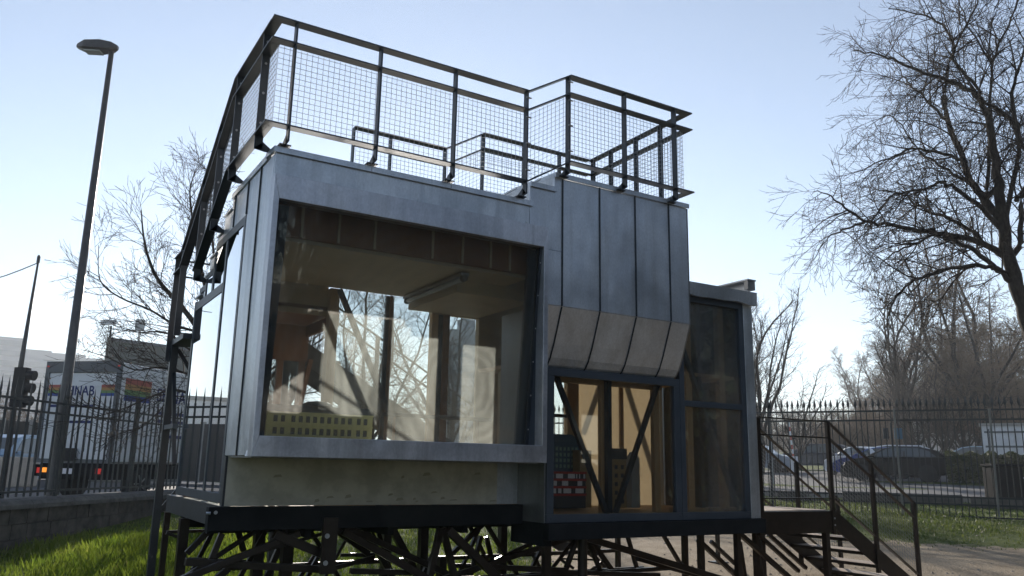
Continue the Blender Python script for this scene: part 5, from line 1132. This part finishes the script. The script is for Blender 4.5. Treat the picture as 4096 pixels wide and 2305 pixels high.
# ------------------------------------------------------------------ grass
M['blade'] = leafmat('grass_blades', (.085, .14, .014), (.19, .235, .03), .7, (.30, .26, .09))
M['verge'] = leafmat('verge_blades', (.055, .085, .016), (.12, .145, .035), .5, (.20, .18, .08))
def grass(name, label, n, area, hmin, hmax, seed, w=.011, m='blade'):
    R = random.Random(seed); b = MB(); V = b.v; Fa = b.f
    for i in range(n):
        x, y, k = area(R)
        if k <= 0 or R.random() > k: continue
        z = ground_z(x, y)-.01; h = (hmin+(hmax-hmin)*R.random()**1.6)*(.45+.55*k); a = R.uniform(0, 6.28); l = h*R.uniform(.1, .55); c, s = math.cos(a), math.sin(a); q = len(V)
        V.append((x+s*w, y-c*w, z)); V.append((x-s*w, y+c*w, z)); V.append((x+c*l*.4-s*w*.6, y+s*l*.4+c*w*.6, z+h*.6)); V.append((x+c*l, y+s*l, z+h)); Fa.append((q, q+1, q+2)); Fa.append((q, q+2, q+3))
    o = b.build(name, M[m], fix=False); o['kind'] = 'stuff'; o['label'] = label; o['category'] = 'grass'
def tuft(x, y): return .5+.5*math.sin(x*2.1+1.3*math.sin(y*1.7))*math.sin(y*2.3+1.1*math.sin(x*1.9))
def a_left(R):
    az = R.uniform(-.06, .30); d = R.uniform(7.5, 18.5); x, y = math.sin(az)*d, math.cos(az)*d; r = (x-WALL0.x)*WN.x+(y-WALL0.y)*WN.y
    return x, y, 0 if r > -.15 else (.25+.75*tuft(x, y))*smooth((az+.0)/.1+.35)
def a_mid(R):
    az = R.uniform(.12, .75); d = R.uniform(8.5, 21); x, y = math.sin(az)*d, math.cos(az)*d; r = (x-WALL0.x)*WN.x+(y-WALL0.y)*WN.y
    return x, y, 0 if r > -.15 else max(0, (1-bareness(x, y))*(.3+.7*tuft(x, y)))
def a_right(R):
    az = R.uniform(.80, 1.20); d = R.uniform(13, 30); x, y = math.sin(az)*d, math.cos(az)*d; s = x*math.sin(SA)+y*math.cos(SA)
    return x, y, smooth((s-16)/2)*(.35+.65*tuft(x*.6, y*.6))*(1 if (x-R0.x)*RN.x+(y-R0.y)*RN.y < 4.9 else 0)
grass('tall_grass', 'tall tufts of green grass in front of the low stone wall', 52000, a_left, .07, .34, 1, .010)
grass('lawn_grass', 'short bright grass growing under and behind the pavilion', 60000, a_mid, .03, .14, 2, .009)
grass('verge_grass', 'mown grass strip along the spearhead fence', 48000, a_right, .03, .10, 3, .014, 'verge')

# loose stones on the bare earth
R = random.Random(12); b = MB()
for i in range(5200):
    az = R.uniform(.52, 1.2); d = 6+16*R.random()**1.3; x, y = math.sin(az)*d, math.cos(az)*d
    if R.random() > bareness(x, y)+.05: continue
    z = ground_z(x, y); s = .006+.022*R.random()**3; a = R.uniform(0, 6.28); q = len(b.v)
    for k in range(4): b.v.append((x+s*math.cos(a+k*1.57)*R.uniform(.7, 1.3), y+s*math.sin(a+k*1.57)*R.uniform(.7, 1.3), z-.003))
    b.v.append((x+s*.2, y, z+s*R.uniform(.5, 1.0)))
    for k in range(4): b.f.append((q+k, q+(k+1) % 4, q+4))
M['pebble'] = mat('loose_stones', (.24, .20, .16), .9, col2=(.36, .32, .27), nscale=30)
o = b.build('gravel', M['pebble'], fix=False); o['kind'] = 'stuff'; o['label'] = 'loose small stones scattered over the bare earth'; o['category'] = 'gravel'

# ------------------------------------------------------------------ air
hz = MB().box(-930, 1530, -530, 1530, -3, 70).build('haze', None)
hm = bpy.data.materials.new('haze'); hm.use_nodes = True; n = hm.node_tree
for x in list(n.nodes): n.nodes.remove(x)
o_ = n.nodes.new('ShaderNodeOutputMaterial'); pv = n.nodes.new('ShaderNodeVolumePrincipled'); pv.inputs['Density'].default_value = HAZE; pv.inputs['Color'].default_value = (.86, .92, 1, 1); pv.inputs['Anisotropy'].default_value = .35
n.links.new(pv.outputs[0], o_.inputs['Volume']); hz.data.materials.append(hm); hz['kind'] = 'stuff'; hz.display_type = 'WIRE'
